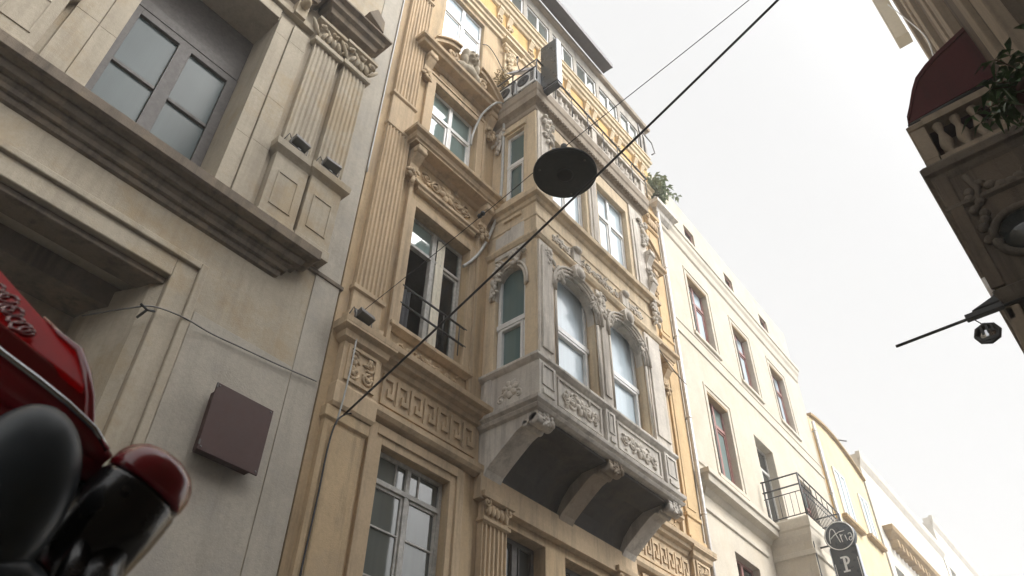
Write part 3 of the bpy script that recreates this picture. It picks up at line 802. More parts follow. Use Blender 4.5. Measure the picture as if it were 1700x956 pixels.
for i in range(7): 
    x = BX0+.4+i*.53; rail([(x, ry, 13.92), (x, ry, zt)], .011)
ir.build('terrace_railing', BLACKMETAL, B)

# ------------------------------------------------------------------ things on the oriel terrace
def ac_unit(label, loc, rot):
    t = thing('air_conditioner', label, 'air conditioner', (0,0,0), 'air conditioners on the bay terrace', loc=loc, rotz=rot)
    b = MB(); b.box(-.22, .22, -.13, .13, 0.03, .46); b.build('casing', ACWHITE, t, .012)
    g = MB()
    g.lathe((-.06, -.132, .245), [(.14, 0), (.14, -.012), (.02, -.012), (.02, 0)], 24, 'y')
    g.build('fan_grille', BLACKMETAL, t)
    g = MB()
    for i in range(7): g.box(.11, .19, -.138, -.131, .10+i*.04, .115+i*.04)
    g.box(.10, .20, -.136, -.131, .39, .43); g.build('side_vent', GREYMETAL, t)
    f = MB()
    for s_ in (-.16, .16): f.box(s_-.03, s_+.03, -.12, .12, 0, .03)
    f.build('foot', GREYMETAL, t)
    return t
ac_unit('white air conditioner on the bay terrace nearest the house wall', (BX0-.01, 5.80, 13.96), R(-90))
ac_unit('white air conditioner on the bay terrace next to the dark signboard', (BX0-.01, 5.33, 13.96), R(-90))
t = thing('satellite_dish', 'grey satellite dish on the bay terrace railing', 'satellite dish', (BX0+.02, 5.55, 14.48))
d = MB(); cxy = (BX0-.06, 5.52, 14.66)
prof = []
for i in range(7): r_ = .02+.26*i/6; prof.append((r_, r_*r_*.9))
b0 = len(d.v); d.lathe((0,0,0), prof + [(.28,.075), (.2,.03), (.02,-.015)], 24)
M = Euler((R(62), 0, R(-65))).to_matrix()
d.turn(lambda v: Vector(cxy)+M @ Vector(v), b0); d.build('reflector', DISHGREY, t)
d = MB(); d.tube([(BX0+.02, 5.55, 14.48), (BX0+.0, 5.53, 14.66)], .016, 8); d.build('mast', GREYMETAL, t)
d = MB(); d.tube([cxy, Vector(cxy)+M @ Vector((0,-.2,.22)), Vector(cxy)+M @ Vector((0,0,.32))], .009, 6); d.ell(Vector(cxy)+M @ Vector((0,0,.32)), (.03,.03,.03)); d.build('feed_arm', GREYMETAL, t)
# dark signboard at the corner
t = thing('signboard', 'dark blue-grey vertical signboard at the corner of the bay terrace', 'sign', (6.62, 5.0, 13.7))
d = MB(); d.box(6.595, 6.72, 4.70, 5.10, 13.80, 15.22); d.build('cabinet', SIGNEDGE, t, .012)
d = MB(); d.box(6.575, 6.593, 4.71, 5.09, 13.81, 15.21); d.build('face', SIGNDARK, t, .004)
d = MB(); d.box(6.60, 6.715, 4.72, 5.08, 13.74, 13.797); d.build('base', SIGNDARK, t, .008)
d = MB()
for z in (14.1, 14.8): d.tube([(6.7, 5.08, z), (6.72, 5.2, z)], .018, 6)
d.build('bracket', BLACKMETAL, t)
def tuft(name, label, cat, base, n, ln, mat, seed, group=None, spread=.8, droop=.3, wd=.02, leafy=True):
    rnd = random.Random(seed)
    t = thing(name, label, cat, base, group)
    st = MB(); lf = MB()
    for i in range(n):
        a = rnd.uniform(0, 6.28); e = rnd.uniform(.25, 1.4); l_ = ln*rnd.uniform(.5, 1)
        d = Vector((math.cos(a)*math.cos(e)*spread, math.sin(a)*math.cos(e)*spread, math.sin(e)))
        pts = []; p = Vector(base)
        for k_ in range(6):
            pts.append(tuple(p)); p = p + d*(l_/5); d = (d + Vector((0,0,-droop*.28))).normalized()
        st.tube(pts, [.007*(1-.12*k_) for k_ in range(6)], 4, False)
        for k_ in range(2, 6):
            for j in range(4 if leafy else 2):
                q = Vector(pts[k_]); b_ = Vector((rnd.gauss(0,1), rnd.gauss(0,1), rnd.gauss(0,.7))).normalized()
                s_ = b_.cross(Vector((0,0,1))); s_ = s_.normalized() if s_.length > .01 else Vector((1,0,0))
                L_ = ln*rnd.uniform(.16, .30); w_ = wd*rnd.uniform(.7, 1.3)
                m = q + b_*L_*.5 + Vector((0,0,.01)); e_ = q + b_*L_ + Vector((0,0,-L_*.3))
                lf.add([q, m+s_*w_, e_, m-s_*w_], [(0,1,2,3)])
    st.build('stem', STEM, t); lf.build('leaves', mat, t)
    return t
tuft('dry_plant', 'withered straw-coloured plant growing from the wall beside the bay terrace', 'plant', (6.68, 6.12, 14.95), 15, .55, DRYLEAF, 5, spread=.9, droop=.2, wd=.012)

# ================================================================== THE GREY STONE BUILDING ON THE LEFT
A = thing('stone_building', 'weathered grey-brown stone building with a deep shop portal and paired fluted pilasters', 'building', (0.5, Y0, G))
w = MB(); w.wall(-7, 3.97, G, 16.0, Y0, Y0+.95, [(-1.6,2.07,G+.01,6.56), (.60,2.10,7.9,11.40), (-4.4,-2.9,7.9,11.4), (.60,2.10,13.3,15.6)])
w.box(-7, 3.97, 8.5, 13, G, 16.0); w.box(3.77, 3.97, Y0+.951, 8.5, G, 16); w.box(-7, 3.77, Y0+.951, 8.5, 15.8, 16)
w.build('wall', LEFTST, A, .008)
rr = MB(); rr.box(3.62, 3.974, Y0-.012, Y0+.2, G, 15.9)
rr.build('edge_strip', LEFTGR, A, .004)
lw = MB(); lw.box(2.42, 3.61, Y0-.008, Y0+.1, G, 6.36); lw.build('lower_render', LEFTGR, A, .004)
# portal
po = MB()
po.box(2.07, 2.30, Y0-.05, Y0+.01, G, 6.79); po.box(-1.83, 2.07, Y0-.05, Y0+.01, 6.56, 6.79)
po.box(2.30, 2.38, Y0-.09, Y0+.01, G, 6.87); po.box(-1.9, 2.30, Y0-.09, Y0+.01, 6.79, 6.87)
po.box(-1.83, -1.6, Y0-.05, Y0+.01, G, 6.56)
po.ext([(2.07, Y0+.02), (2.071, Y0+.95), (1.70, Y0+.95), (1.74, Y0+.72), (1.90, Y0+.35), (1.98, Y0+.12)], 'z', G, 6.50)
po.build('portal_frame', LEFTST, A, .012)
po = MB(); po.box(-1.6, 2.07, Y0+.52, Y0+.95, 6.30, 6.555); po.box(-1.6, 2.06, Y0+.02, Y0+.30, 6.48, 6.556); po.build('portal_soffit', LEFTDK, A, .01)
po = MB(); po.box(-1.6, 1.75, Y0+.96, Y0+1.05, G, 6.6); po.build('portal_back_wall', LEFTST, A)
# big ledge
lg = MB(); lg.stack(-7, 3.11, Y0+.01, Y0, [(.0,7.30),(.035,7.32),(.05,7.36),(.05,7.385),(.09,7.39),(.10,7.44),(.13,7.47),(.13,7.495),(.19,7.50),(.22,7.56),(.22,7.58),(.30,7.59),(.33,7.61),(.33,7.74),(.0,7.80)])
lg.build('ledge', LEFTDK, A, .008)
lg = MB(); lg.stack(3.42, 3.99, Y0+.01, Y0, [(0,7.70),(.03,7.71),(.03,7.76),(0,7.78)]); lg.box(3.45, 3.98, Y0-.03, Y0+.0, 7.0, 7.10) if False else None
lg.build('string_course', LEFTDK, A, .004)
# window bay piers, joints
for a, b, o in ((2.10, 2.30, .03), (2.31, 2.56, .055)):
    for m_ in (0, 1):
        x0, x1 = (a, b) if not m_ else (2.70-b, 2.70-a)
        z = 7.80; i = 0; pi = MB()
        while z < 11.4:
            h = (1.15, .85, 1.3)[i % 3]; pi.box(x0, x1, Y0-o, Y0+.01, z+.0012, min(11.5, z+h)-.0012); z += h; i += 1
        pi.build('window_pier', LEFTST, A, .004)
pi = MB(); pi.box(.62, 2.08, Y0-.04, Y0+.01, 11.40, 11.62); pi.box(.1, 2.6, Y0-.09, Y0+.01, 11.64, 11.75)
pi.build('window_lintel', LEFTST, A, .008)
hp = MB(); hp.box(.60, 2.10, Y0+.58, Y0+.64, 10.46, 11.40); hp.box(.62, 2.08, Y0+.55, Y0+.575, 10.44, 10.62); hp.build('window_head_panel', DARKWOOD, A, .006)
window(A, .60, 2.10, 8.0, 10.45, Y0+.56, DARKWOOD, LEFTPANE, True, None, [('h', 9.35, .73, 1.26), ('h', 9.35, 1.44, 1.97)], t=.13, depth=.09, bar_t=.05, mt=.17)
window(A, -4.4, -2.9, 8.0, 11.40, Y0+.56, DARKWOOD, LEFTPANE, True, 10.55, t=.13, depth=.09, mt=.16)
window(A, .60, 2.10, 13.3, 15.6, Y0+.30, DARKWOOD, LEFTPANE, True, 14.9, t=.1, depth=.09)
for m_ in (0, 1):
    for j, (a, b) in enumerate(((2.66, 3.08), (3.17, 3.58))):
        x0, x1 = (a, b) if not m_ else (2.70-b, 2.70-a)
        yo = Y0-.02-(.07 if j == 0 else .10)
        q = MB()
        q.stack(x0-.03, x1+.03, Y0+.01, yo-.04, [(.02,7.80),(.02,7.95),(0,7.97),(0,8.95),(.03,8.98),(.07,9.02),(.08,9.12),(.03,9.16),(.0,9.22)])
        frame_rect(q, x0+.06, x1-.06, 8.12, 8.68, .022, yo-.052, yo-.039)
        flutes(q, x0, x1, Y0+.01, yo, 9.22, 11.46, 6, .02)
        q.stack(x0, x1, Y0+.01, yo, [(.03,11.46),(.05,11.48),(.05,11.56),(0,11.58),(0,11.9),(.09,11.94),(.09,12.0)])
        pl = q.build('pilaster', LEFTST, A, .004)
        lf = MB()
        for k_ in range(4):
            leaf(lf, x0+.04+k_*.11, 11.58, .22, .07, math.pi/2+.22*(k_-1.5), yo-.04, .05)
            leaf(lf, x0+.00+k_*.13, 11.60, .36, .06, math.pi/2-.5*(1 if k_ % 2 else -1), yo-.03, .04)
            leaf(lf, x0+.06+k_*.11, 11.86, .12, .05, -.9 if k_ % 2 else 4.0, yo-.08, .04)
        for s_ in (-1, 1): spiral(lf, (x0+x1)/2+s_*.20, 11.84, .06, yo-.06, 1.2, s_, 1.2, .02)
        lf.build('capital', LEFTST, pl)
    x0, x1 = (2.86, 3.34) if not m_ else (2.70-3.34, 2.70-2.86)
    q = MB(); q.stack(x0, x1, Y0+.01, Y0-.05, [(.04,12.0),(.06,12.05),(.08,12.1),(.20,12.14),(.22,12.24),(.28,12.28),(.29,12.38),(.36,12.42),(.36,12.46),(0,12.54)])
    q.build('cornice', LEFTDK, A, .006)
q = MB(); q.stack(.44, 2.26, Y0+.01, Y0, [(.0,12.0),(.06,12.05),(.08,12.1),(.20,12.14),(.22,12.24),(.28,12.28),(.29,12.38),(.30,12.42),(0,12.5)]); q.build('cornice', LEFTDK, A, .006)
for x in (2.30, .40):
    q = MB(); q.ell((x, Y0-.18, 11.92), (.07,.11,.09), nu=12, nv=8); q.box(x-.09, x+.09, Y0-.14, Y0, 11.66, 11.98); q.build('keystone_boss', LEFTST, A, .004)
q = MB(); q.ext([(3.28,13.05),(3.62,12.85),(3.60,13.15),(3.42,13.32)], 'y', Y0-.22, Y0+.01); q.build('broken_block', LEFTDK, A, .01); q = MB(); q.box(3.24, 3.58, Y0-.10, Y0+.01, 12.6, 12.84); q.build('wall_block', LEFTGR, A, .01)

# things on the left building
t = thing('vent_box', 'square brown metal box fixed to the rendered wall under the cable', 'metal box', (3.1, Y0-.01, 5.35))
q = MB(); q.box(2.80, 3.44, Y0-.17, Y0-.15, 4.96, 5.66); q.build('cover', BROWNMETAL, t, .004)
q = MB(); q.box(2.84, 3.40, Y0-.149, Y0-.009, 5.00, 5.62); q.build('body', BROWNMETAL, t, .004)
for sx_ in (2.83, 3.41):
    for sz_ in (4.99, 5.63): q = MB(); q.lathe((sx_, Y0-.170, sz_), [(.010,-.003),(.008,-.006),(.002,-.006)], 10, 'y'); q.build('screw', GREYMETAL, t)
q = MB()
for z in (5.0, 5.6): q.box(2.795, 2.81, Y0-.182, Y0-.171, z, z+.05)
q.build('hinge', GREYMETAL, t)
def floodlight(label, loc, rot=0, tilt=35, group='small floodlights on ledges'):
    t = thing('floodlight', label, 'floodlight', (0,0,0), group, loc=loc, rotz=rot); t.scale = (.78, .78, .78)
    M = Euler((R(tilt), 0, 0)).to_matrix()
    q = MB(); q.box(-.15, .15, -.05, .05, -.09, .09)
    for i in range(6): q.box(-.13, .13, .05, .075, -.075+i*.028, -.066+i*.028)
    q.turn(lambda v: M @ Vector(v)+Vector((0,0,.15))); q.build('housing', GREYMETAL, t, .008)
    q = MB(); q.box(-.135, .135, -.056, -.051, -.075, .075); q.turn(lambda v: M @ Vector(v)+Vector((0,0,.15))); q.build('lens', DARKPANE, t)
    q = MB(); q.tube([(-.17,0,.15), (-.17,0,.02), (.17,0,.02), (.17,0,.15)], .011, 6); q.box(-.03, .03, -.03, .03, 0, .02); q.build('bracket', GREYMETAL, t)
    q = MB(); q.tube([(-.12,.05,.14), (-.22,.02,.22), (-.26,.06,.06), (-.24,.12,-.02)], .008, 6); q.build('lead', RUBBER, t)
    return t
floodlight('small dark floodlight on the left pedestal ledge, below the inner fluted pilaster', (2.88, Y0-.13, 9.21), R(4), 68)
floodlight('small dark floodlight on the pedestal ledge nearest the beige building', (3.36, Y0-.16, 9.21), R(-3), 68)
floodlight('small dark floodlight on top of the carved block, left end of the beige building', (4.30, Y0-.16, 7.29), R(5), 65)

def cable(name, label, cat, pts, r, mat, group=None, n=8, sag=None, steps=30):
    P = [Vector(p) for p in pts]
    out = []
    if sag is not None:
        for i in range(steps+1):
            t = i/steps; p = P[0].lerp(P[1], t); p.z -= sag*4*t*(1-t); out.append(tuple(p))
    else:
        Q = [P[0]+(P[0]-P[1])] + P + [P[-1]+(P[-1]-P[-2])]
        for i in range(1, len(Q)-2):
            for k in range(8):
                t = k/8; a, b, c_, d = Q[i-1], Q[i], Q[i+1], Q[i+2]
                out.append(tuple(.5*((2*b)+(c_-a)*t+(2*a-5*b+4*c_-d)*t*t+(3*b-a-3*c_+d)*t**3)))
        out.append(tuple(P[-1]))
    m = MB(); m.tube(out, r, n)
    o = m.build(name, mat, None, loc=tuple(P[0]))
    tag(o, label, cat, group); return o
cable('wall_cable', 'thin dark cable drooping across the left wall under the portal corner', 'cable', [(1.60, Y0+.30, 5.93), (1.83, Y0-.04, 5.99), (2.01, Y0-.10, 6.10), (2.31, Y0-.10, 6.16), (2.63, Y0-.04, 6.20), (2.97, Y0-.04, 6.23), (3.41, Y0-.04, 6.27), (3.92, Y0-.04, 6.33)], .0075, GREYMETAL)
q = MB(); q.tube([(1.97, Y0-.10, 6.03), (1.97, Y0+.06, 6.03)], .014, 6); q.tube([(1.90, Y0-.10, 6.06), (1.97, Y0-.12, 6.02), (2.04, Y0-.10, 6.06)], .012, 6)
tag(q.build('cable_hook', BLACKMETAL, None, loc=(1.97, Y0, 6.03)), 'small black iron hook holding the cable at the portal jamb', 'hook')
pp = cable('edge_pipe', 'thin pale pipe running up the seam between the grey and beige buildings', 'pipe', [(3.985, Y0-.03, 9.9), (3.985, Y0-.03, 11), (3.985, Y0-.03, 12), (3.985, Y0-.03, 14), (3.985, Y0-.03, 15.9)], .012, HOSE)

# ================================================================== THE WHITE BUILDING (swung 2 degrees)
W = thing('white_building', 'long white rendered building with red-framed windows and a corner balcony', 'building', (0,0,G), loc=(12.75, Y0, G), rotz=R(2))
S1 = 9.15
Hm = [(1.38,2.48,13.32,15.30), (4.0,5.02,13.36,15.36), (6.52,7.58,13.42,15.44), (1.36,2.42,9.50,11.64), (3.86,4.98,9.20,11.70), (6.55,7.55,9.60,11.70), (1.34,2.48,5.6,7.86)]
w = MB(); w.wall(0, S1, G, 16.55, 0, .30, Hm); w.box(0, .15, .301, 7, G, 16.55); w.box(S1-.15, S1, .301, 7, G, 16.55); w.box(.15, S1-.15, 2, 7, G, 16.5)
w.build('wall', WHITE, W, .006)
m = MB(); m.stack(.05, S1-.02, .01, 0, [(0,12.70),(.03,12.72),(.03,12.80),(0,12.82)]); m.build('string_course', WHITE2, W, .004); m = MB(); m.stack(.05, S1-.02, .01, 0, [(0,13.08),(.02,13.1),(.02,13.14),(0,13.15)]); m.build('string_course', WHITE2, W, .004); m = MB()
m.stack(.10, 3.30, .01, 0, [(0,9.32),(.03,9.34),(.03,9.42),(0,9.43)]); m.build('string_course', WHITE2, W, .004); m = MB()
m.stack(.10, 3.05, .01, 0, [(0,8.29),(.04,8.31),(.04,8.40),(0,8.42)]); m.build('string_course', WHITE2, W, .004)
for a, b, lo, hi in Hm[:4]:
    m = MB(); m.stack(a-.10, b+.12, .2, 0, [(0,lo-.12),(.05,lo-.10),(.05,lo-.01)])
    m.build('window_sill', WHITE2, W, .004)
    m = MB(); m.box(a-.16, a-.11, -.02, .01, lo, hi+.16); m.box(b+.11, b+.16, -.02, .01, lo, hi+.16); m.box(a-.11, b+.11, -.02, .01, hi+.11, hi+.16); m.build('window_surround', WHITE2, W, .004)
m = MB(); m.stack(.33, 3.42, .01, 0, [(0,8.66),(.03,8.68),(.10,8.76),(.24,8.80),(.26,8.92),(.30,8.94),(.30,9.04),(0,9.10)])
m.build('ledge', WHITE2, W, .006)
m = MB(); m.stack(.15, S1-.15, .01, 0, [(0,16.05),(.04,16.10),(.06,16.3),(.10,16.4),(.11,16.52),(.14,16.55),(.14,16.66),(0,16.70)]); m.build('cornice', WHITE2, W, .006)
m = MB(); m.wall(0, S1, 16.70, 18.2, .04, .19, [(1.9,2.5,17.1,17.6), (4.4,4.95,17.1,17.6), (6.85,7.45,17.1,17.6)]); m.box(0, S1, .191, 7, 17.9, 18.2); m.build('attic_wall', WHITE, W, .006)
for a, b in ((1.9,2.5), (4.4,4.95), (6.85,7.45)): window(W, a, b, 17.1, 17.6, .10, REDWOOD, DARKPANE, False, t=.05, name='attic_window')
for i, (a, b, lo, hi) in enumerate(Hm):
    tr = hi-.62
    if i == 4: continue
    window(W, a, b, lo, hi, .15, REDWOOD, (SKYPANE if i < 3 else TEALPANE2) if i != 6 else DARKPANE, True, tr, t=.06, depth=.07)
    if i in (0, 1, 2, 3):    # open outer shutter leaf against the left jamb
        q = MB(); q.box(a+.01, a+.06, -.02, .145, lo+.03, tr-.02); q.build('shutter', DARKWOOD, W, .004)
for i in (3, 0, 1, 2):
    a, b, lo, hi = Hm[i]; m = MB(); m.box(a+.02, b-.02, .01, .145, hi-.05, hi-.004); m.build('lintel_board', TAN, W)
# oriel under the balcony and the balcony itself
ob = MB(); ob.wall(3.42, 6.02, 3.0, 8.78, -.90, -.75, [(3.95,5.4,5.4,7.75)]); ob.box(3.42, 3.57, -.749, 0, 3.0, 8.78); ob.box(5.87, 6.02, -.749, 0, 3.0, 8.78); ob.box(3.57, 5.87, -.749, 0, 8.6, 8.78)
ob.build('oriel', WHITE, W, .006)
ob = MB(); ob.stack(3.42, 6.02, 0, -.90, [(0,8.28),(.04,8.30),(.04,8.40),(0,8.42)]); ob.stack(3.42, 6.02, 0, -.90, [(0,8.60),(.02,8.66),(.04,8.74),(.05,8.86),(.07,8.90),(.07,9.10),(.05,9.14)])
ob.build('balcony_slab', WHITE2, W, .005)
window(W, 3.95, 5.4, 5.4, 7.75, -.83, REDWOOD, DARKPANE, True, 7.1, t=.06)
f = MB(); a, b, lo, hi = Hm[4]; frame_rect(f, a, b, lo, hi, .06, .2, .27); f.box(a+.06, b-.06, .19, .26, 11.02, 11.10); f.box((a+b)/2-.04, (a+b)/2+.04, .19, .26, lo, 11.02)
dr = f.build('balcony_door', GREYWOOD, W, .004)
g = MB(); g.box(a+.05, (a+b)/2, .23, .236, lo+.05, hi-.05); g.build('pane', SKYPANE, dr)
g = MB(); g.box((a+b)/2, b-.05, .23, .236, lo+.05, hi-.05); g.build('pane', DARKPANE, dr)
r = MB()
def wr(pts, rad): r.tube(pts, rad, 6)
zt = 10.17; fx0, fx1, fy = 3.44, 6.0, -.93
for z, rad in ((zt, .020), (zt-.26, .020), (zt-.42, .012), (9.22, .014)):
    wr([(fx0, -.06, z), (fx0, fy, z), (fx1, fy, z), (fx1, -.06, z)], rad)
for x in (fx0, fx1):
    for yy in (-.10, fy): wr([(x, yy, 9.1), (x, yy, zt)], .022)
    for i in range(1, 7): wr([(x, fy*i/7, 9.22), (x, fy*i/7, zt-.42)], .007)
n = 22
for i in range(1, n):
    x = fx0+(fx1-fx0)*i/n; wr([(x, fy, 9.22), (x, fy, zt-.26)], .009)
    if i % 3 == 0: wr([(x, fy, zt-.26), (x, fy, zt)], .009)
r.build('railing', BLACKMETAL, W)

# drainpipes
def pipe(label, x, y, z0, z1, r=.045, group='rainwater pipes on the street front'):
    t = thing('drainpipe', label, 'drainpipe', (x, y, z0), group)
    q = MB(); q.tube([(x, y, z0), (x, y, (z0+z1)/2), (x, y, z1)], r, 12); q.build('pipe', PIPE, t)
    z = z0+1.0
    while z < z1:
        q = MB(); q.lathe((x, y, z), [(r*1.01,-.025),(r*1.12,-.02),(r*1.12,.02),(r*1.01,.025)], 12); q.box(x-.02, x+.02, y, y+.1, z-.015, z+.015); q.build('bracket', PIPE, t); z += 2.1
    return t
pipe('pale zinc drainpipe between the beige building and the white building', 12.71, Y0-.09, G+.02, 16.9, .05)
pw = lambda s, off, z=0: (12.75+s*math.cos(R(2))+off*math.sin(R(2)), Y0+s*math.sin(R(2))-off*math.cos(R(2)), z)
x, y, _ = pw(9.22, .10)
pipe('pale zinc drainpipe between the white building and the yellow gabled building', x, y, G+.02, 14.7, .05)
tuft('roof_plant', 'leafy green plant sprouting from the gutter at the corner of the beige roof', 'plant', (12.88, Y0-.10, 17.0), 36, .78, LEAFPALE, 9, spread=.62, droop=.35, wd=.035)
q = MB(); q.stack(12.70, 13.3, Y0+.1, Y0-.05, [(.0,16.2),(.08,16.3),(.1,16.42),(.22,16.5),(.22,16.62),(0,16.7)]); tag(q.build('gutter_block', GREYST, None, .006, loc=(13, Y0, 16.2)), 'weathered stone gutter block under the roof plant', 'gutter')

# ================================================================== FURTHER BUILDINGS DOWN THE STREET (same 2 degree line)
Yb = thing('yellow_building', 'narrow yellow building with a curved gable beyond the white building', 'building', (0,0,G), loc=(12.75, Y0, G), rotz=R(2))
q = MB()
gable = [(9.34, G), (14.2, G), (14.2, 14.75)]
for i in range(13):
    t = i/12; gable.append((14.2-t*4.75, 14.75+ .85*math.sin(math.pi*(.12+.62*t))-.28))
gable.append((9.34, 15.0))
q.ext(gable, 'y', .04, .35); q.box(9.34, 14.2, .351, 7, G, 14.3)
q.build('wall', YEL2, Yb, .006)
q = MB(); path = [(p[0], 0.0, p[1]+.02) for p in gable[3:-1]]; 
for i in range(len(path)-1):
    (a, _, b), (c_, _, d) = path[i], path[i+1]
    q.ext([(a, b-.02), (a, b+.07), (c_, d+.07), (c_, d-.02)], 'y', -.06, .36)
q.build('gable_coping', TAN, Yb)
q = MB(); q.box(9.42, 9.62, -.05, .05, G, 14.6); q.build('pilaster', YELLOW, Yb, .006)
def far_window(P, a, b, lo, hi, y, fm, pm, sill=None):
    window(P, a, b, lo, hi, y, fm, pm, True, None, t=.08, depth=.05)
    if sill:
        s_ = MB(); s_.stack(a-.25, b+.25, y+.06, y-.05, [(0,lo-.16),(.06,lo-.12),(.06,lo-.02)]); s_.build('window_sill', sill, P)
far_window(Yb, 10.45, 11.5, 12.05, 13.75, -.01, PVC, SKYPANE, TAN)
far_window(Yb, 12.75, 13.6, 12.25, 13.75, -.01, PVC, SKYPANE, TAN)
far_window(Yb, 10.45, 11.5, 8.6, 10.4, -.01, PVC, SKYPANE, TAN)
q = MB(); q.tube([(12.3, .3, 15.2), (12.3, .3, 15.7), (12.9, -.1, 15.75)], .03, 6); q.build('chimney_flue', GREYMETAL, Yb)

def far_block(label, s0, s1, ztop, wz, n, extra=None, mat=FARW, dy=0.0):
    P = thing('far_building', label, 'building', (0,0,G), 'pale buildings far down the street', loc=(12.75, Y0, G), rotz=R(2))
    q = MB(); hs = []
    wd = (s1-s0)/n
    rows = [z for z in (wz, wz-3.1, wz-6.2, wz+2.3) if z+1.5 < ztop]
    for z in rows:
        for i in range(n): a = s0+wd*(i+.5)-.5; hs.append((a, a+1.0, z-1.5, z+.2))
    q.wall(s0, s1, G, ztop, dy, dy+.3, hs); q.box(s0, s1, dy+.301, 8, G, ztop-.2); q.build('wall', mat, P, .006)
    q = MB(); q.stack(s0, s1, dy+.01, dy, [(0,ztop-.5),(.05,ztop-.4),(.12,ztop-.25),(.15,ztop),(0,ztop+.05)]); q.build('cornice', FARW, P)
    for h in hs: window(P, h[0], h[1], h[2], h[3], dy+.2, PVC, SKYPANE, True, None, t=.07, depth=.05)
    return P
P = far_block('first tall pale building beyond the yellow gable, with a bracketed brown ledge', 14.3, 24.6, 15.95, 14.9, 5)
q = MB(); q.stack(15.1, 22.0, .01, 0, [(0,12.95),(.1,13.0),(.30,13.2),(.34,13.35),(0,13.4)])
q.build('ledge', TAN, P)
for i in range(16): q = MB(); q.box(15.2+i*.44, 15.42+i*.44, -.26, .0, 12.70, 12.97); q.build('ledge_bracket', TAN, P)
far_block('taller pale building closing the far end of the row on the left side', 24.8, 38.0, 17.5, 15.2, 6)
far_block('last pale building at the farthest end of the row', 38.2, 60.0, 18.6, 15.8, 9)

# blade sign
SG = thing('blade_sign', 'black double-sided blade sign with a round head reading Aria, hung by the balcony', 'sign', (0,0,G), loc=(12.75, Y0, G), rotz=R(2))
sx, so_, sz, sr = 3.9, -1.375, 8.71, .325
q = MB(); q.lathe((sx, so_, sz), [(sr*.97,-.075),(sr,-.065),(sr,.065),(sr*.97,.075)], 48, 'x'); hd = q.build('round_head', SIGNDARK, SG)
q = MB()
for s_ in (-1, 1):
    b0 = len(q.v)
    q.tube([(sx+s_*.078, so_+sr*.93*math.cos(2*math.pi*i/48), sz+sr*.93*math.sin(2*math.pi*i/48)) for i in range(49)], .012, 6)
q.build('white_ring', SIGNWHITE, hd)
q = MB(); q.box(sx-.06, sx+.06, so_-.27, so_+.27, 6.3, 8.50); bd = q.build('board', SIGNDARK, SG, .006)
q = MB()
for s_ in (-1, 1): q.box(sx-.0601 if s_ < 0 else sx+.0601, sx-.064 if s_ < 0 else sx+.064, so_-.25, so_-.235, 6.4, 8.20); q.box(sx-.0601 if s_ < 0 else sx+.0601, sx-.064 if s_ < 0 else sx+.064, so_+.235, so_+.25, 6.4, 8.14)
q.build('white_lines', SIGNWHITE, bd)
q = MB(); q.box(sx-.064, sx+.064, so_+.272, so_+.285, 6.3, 8.48); q.box(sx-.064, sx+.064, so_-.285, so_-.272, 6.3, 8.48); q.build('edge_trim', SIGNEDGE, bd)
# lettering: seen from the left (-x), the reader's right is towards the street (-y)
def wp(u, v, o=.082): return (sx-o, so_-u, sz+v)
q = MB()
def stroke(pts, r_=.013):
    q.tube([wp(u*.345, v*.345) for u, v in pts], r_, 6)
stroke([(-.63,-.36),(-.62,-.15),(-.60,.05),(-.50,.40),(-.40,.52),(-.30,.48),(-.23,.37),(-.14,-.02),(-.02,-.42)], .010)
stroke([(-.56,-.10),(-.30,.09),(.02,.22),(.38,.24)], .010)
stroke([(.06,.06),(.08,-.18),(.11,-.44)], .009); stroke([(.09,-.10),(.13,.0),(.21,.0)], .009)
stroke([(.34,-.04),(.37,-.20),(.41,-.42)], .009)
stroke([(.53,-.05),(.62,.02),(.70,.0),(.74,-.15),(.73,-.34),(.76,-.48)], .010); stroke([(.72,-.22),(.58,-.24),(.52,-.36),(.60,-.46),(.72,-.38)], .010)
q.build('lettering', SIGNWHITE, hd)
q = MB()
pz, ph, o = 7.94, .33, .066
def lb(u0, u1, v0, v1): q.box(sx-.0605, sx-o, so_-u0, so_-u1, pz+v0, pz+v1)
lb(-.06, -.01, 0, ph); lb(-.105, .035, 0, .035); lb(-.105, -.06, ph-.035, ph)
bowl = []
for i in range(13):
    t = math.pi/2-math.pi*i/12; bowl.append((-.01+.085*math.cos(t), ph-.09+.09*math.sin(t)))
inner = [(-.01+.04*math.cos(math.pi/2-math.pi*i/12), ph-.09+.052*math.sin(math.pi/2-math.pi*i/12)) for i in range(13)][::-1]
for i in range(12):
    (a, b), (c_, d) = bowl[i], bowl[i+1]; (e_, f_), (g_, h_) = inner[12-i], inner[11-i]
    q.ext([(so_-a, pz+b), (so_-c_, pz+d), (so_-g_, pz+h_), (so_-e_, pz+f_)], 'x', sx-o, sx-.0605)
q.build('letter', SIGNWHITE, bd)
q = MB(); q.tube([(sx, so_+.30, 8.58), (sx, -.90, 8.58)], .02, 6); q.tube([(sx, so_+.26, 7.1), (sx, -.90, 7.1)], .02, 6); q.build('bracket', BLACKMETAL, SG)
cable('sign_lead', 'thin black lead hanging down the corner below the balcony by the blade sign', 'cable', [pw(3.41, .93, 8.55), pw(3.40, .93, 8.2), pw(3.41, .93, 7.4), pw(3.40, .93, 6.2)], .014, RUBBER)

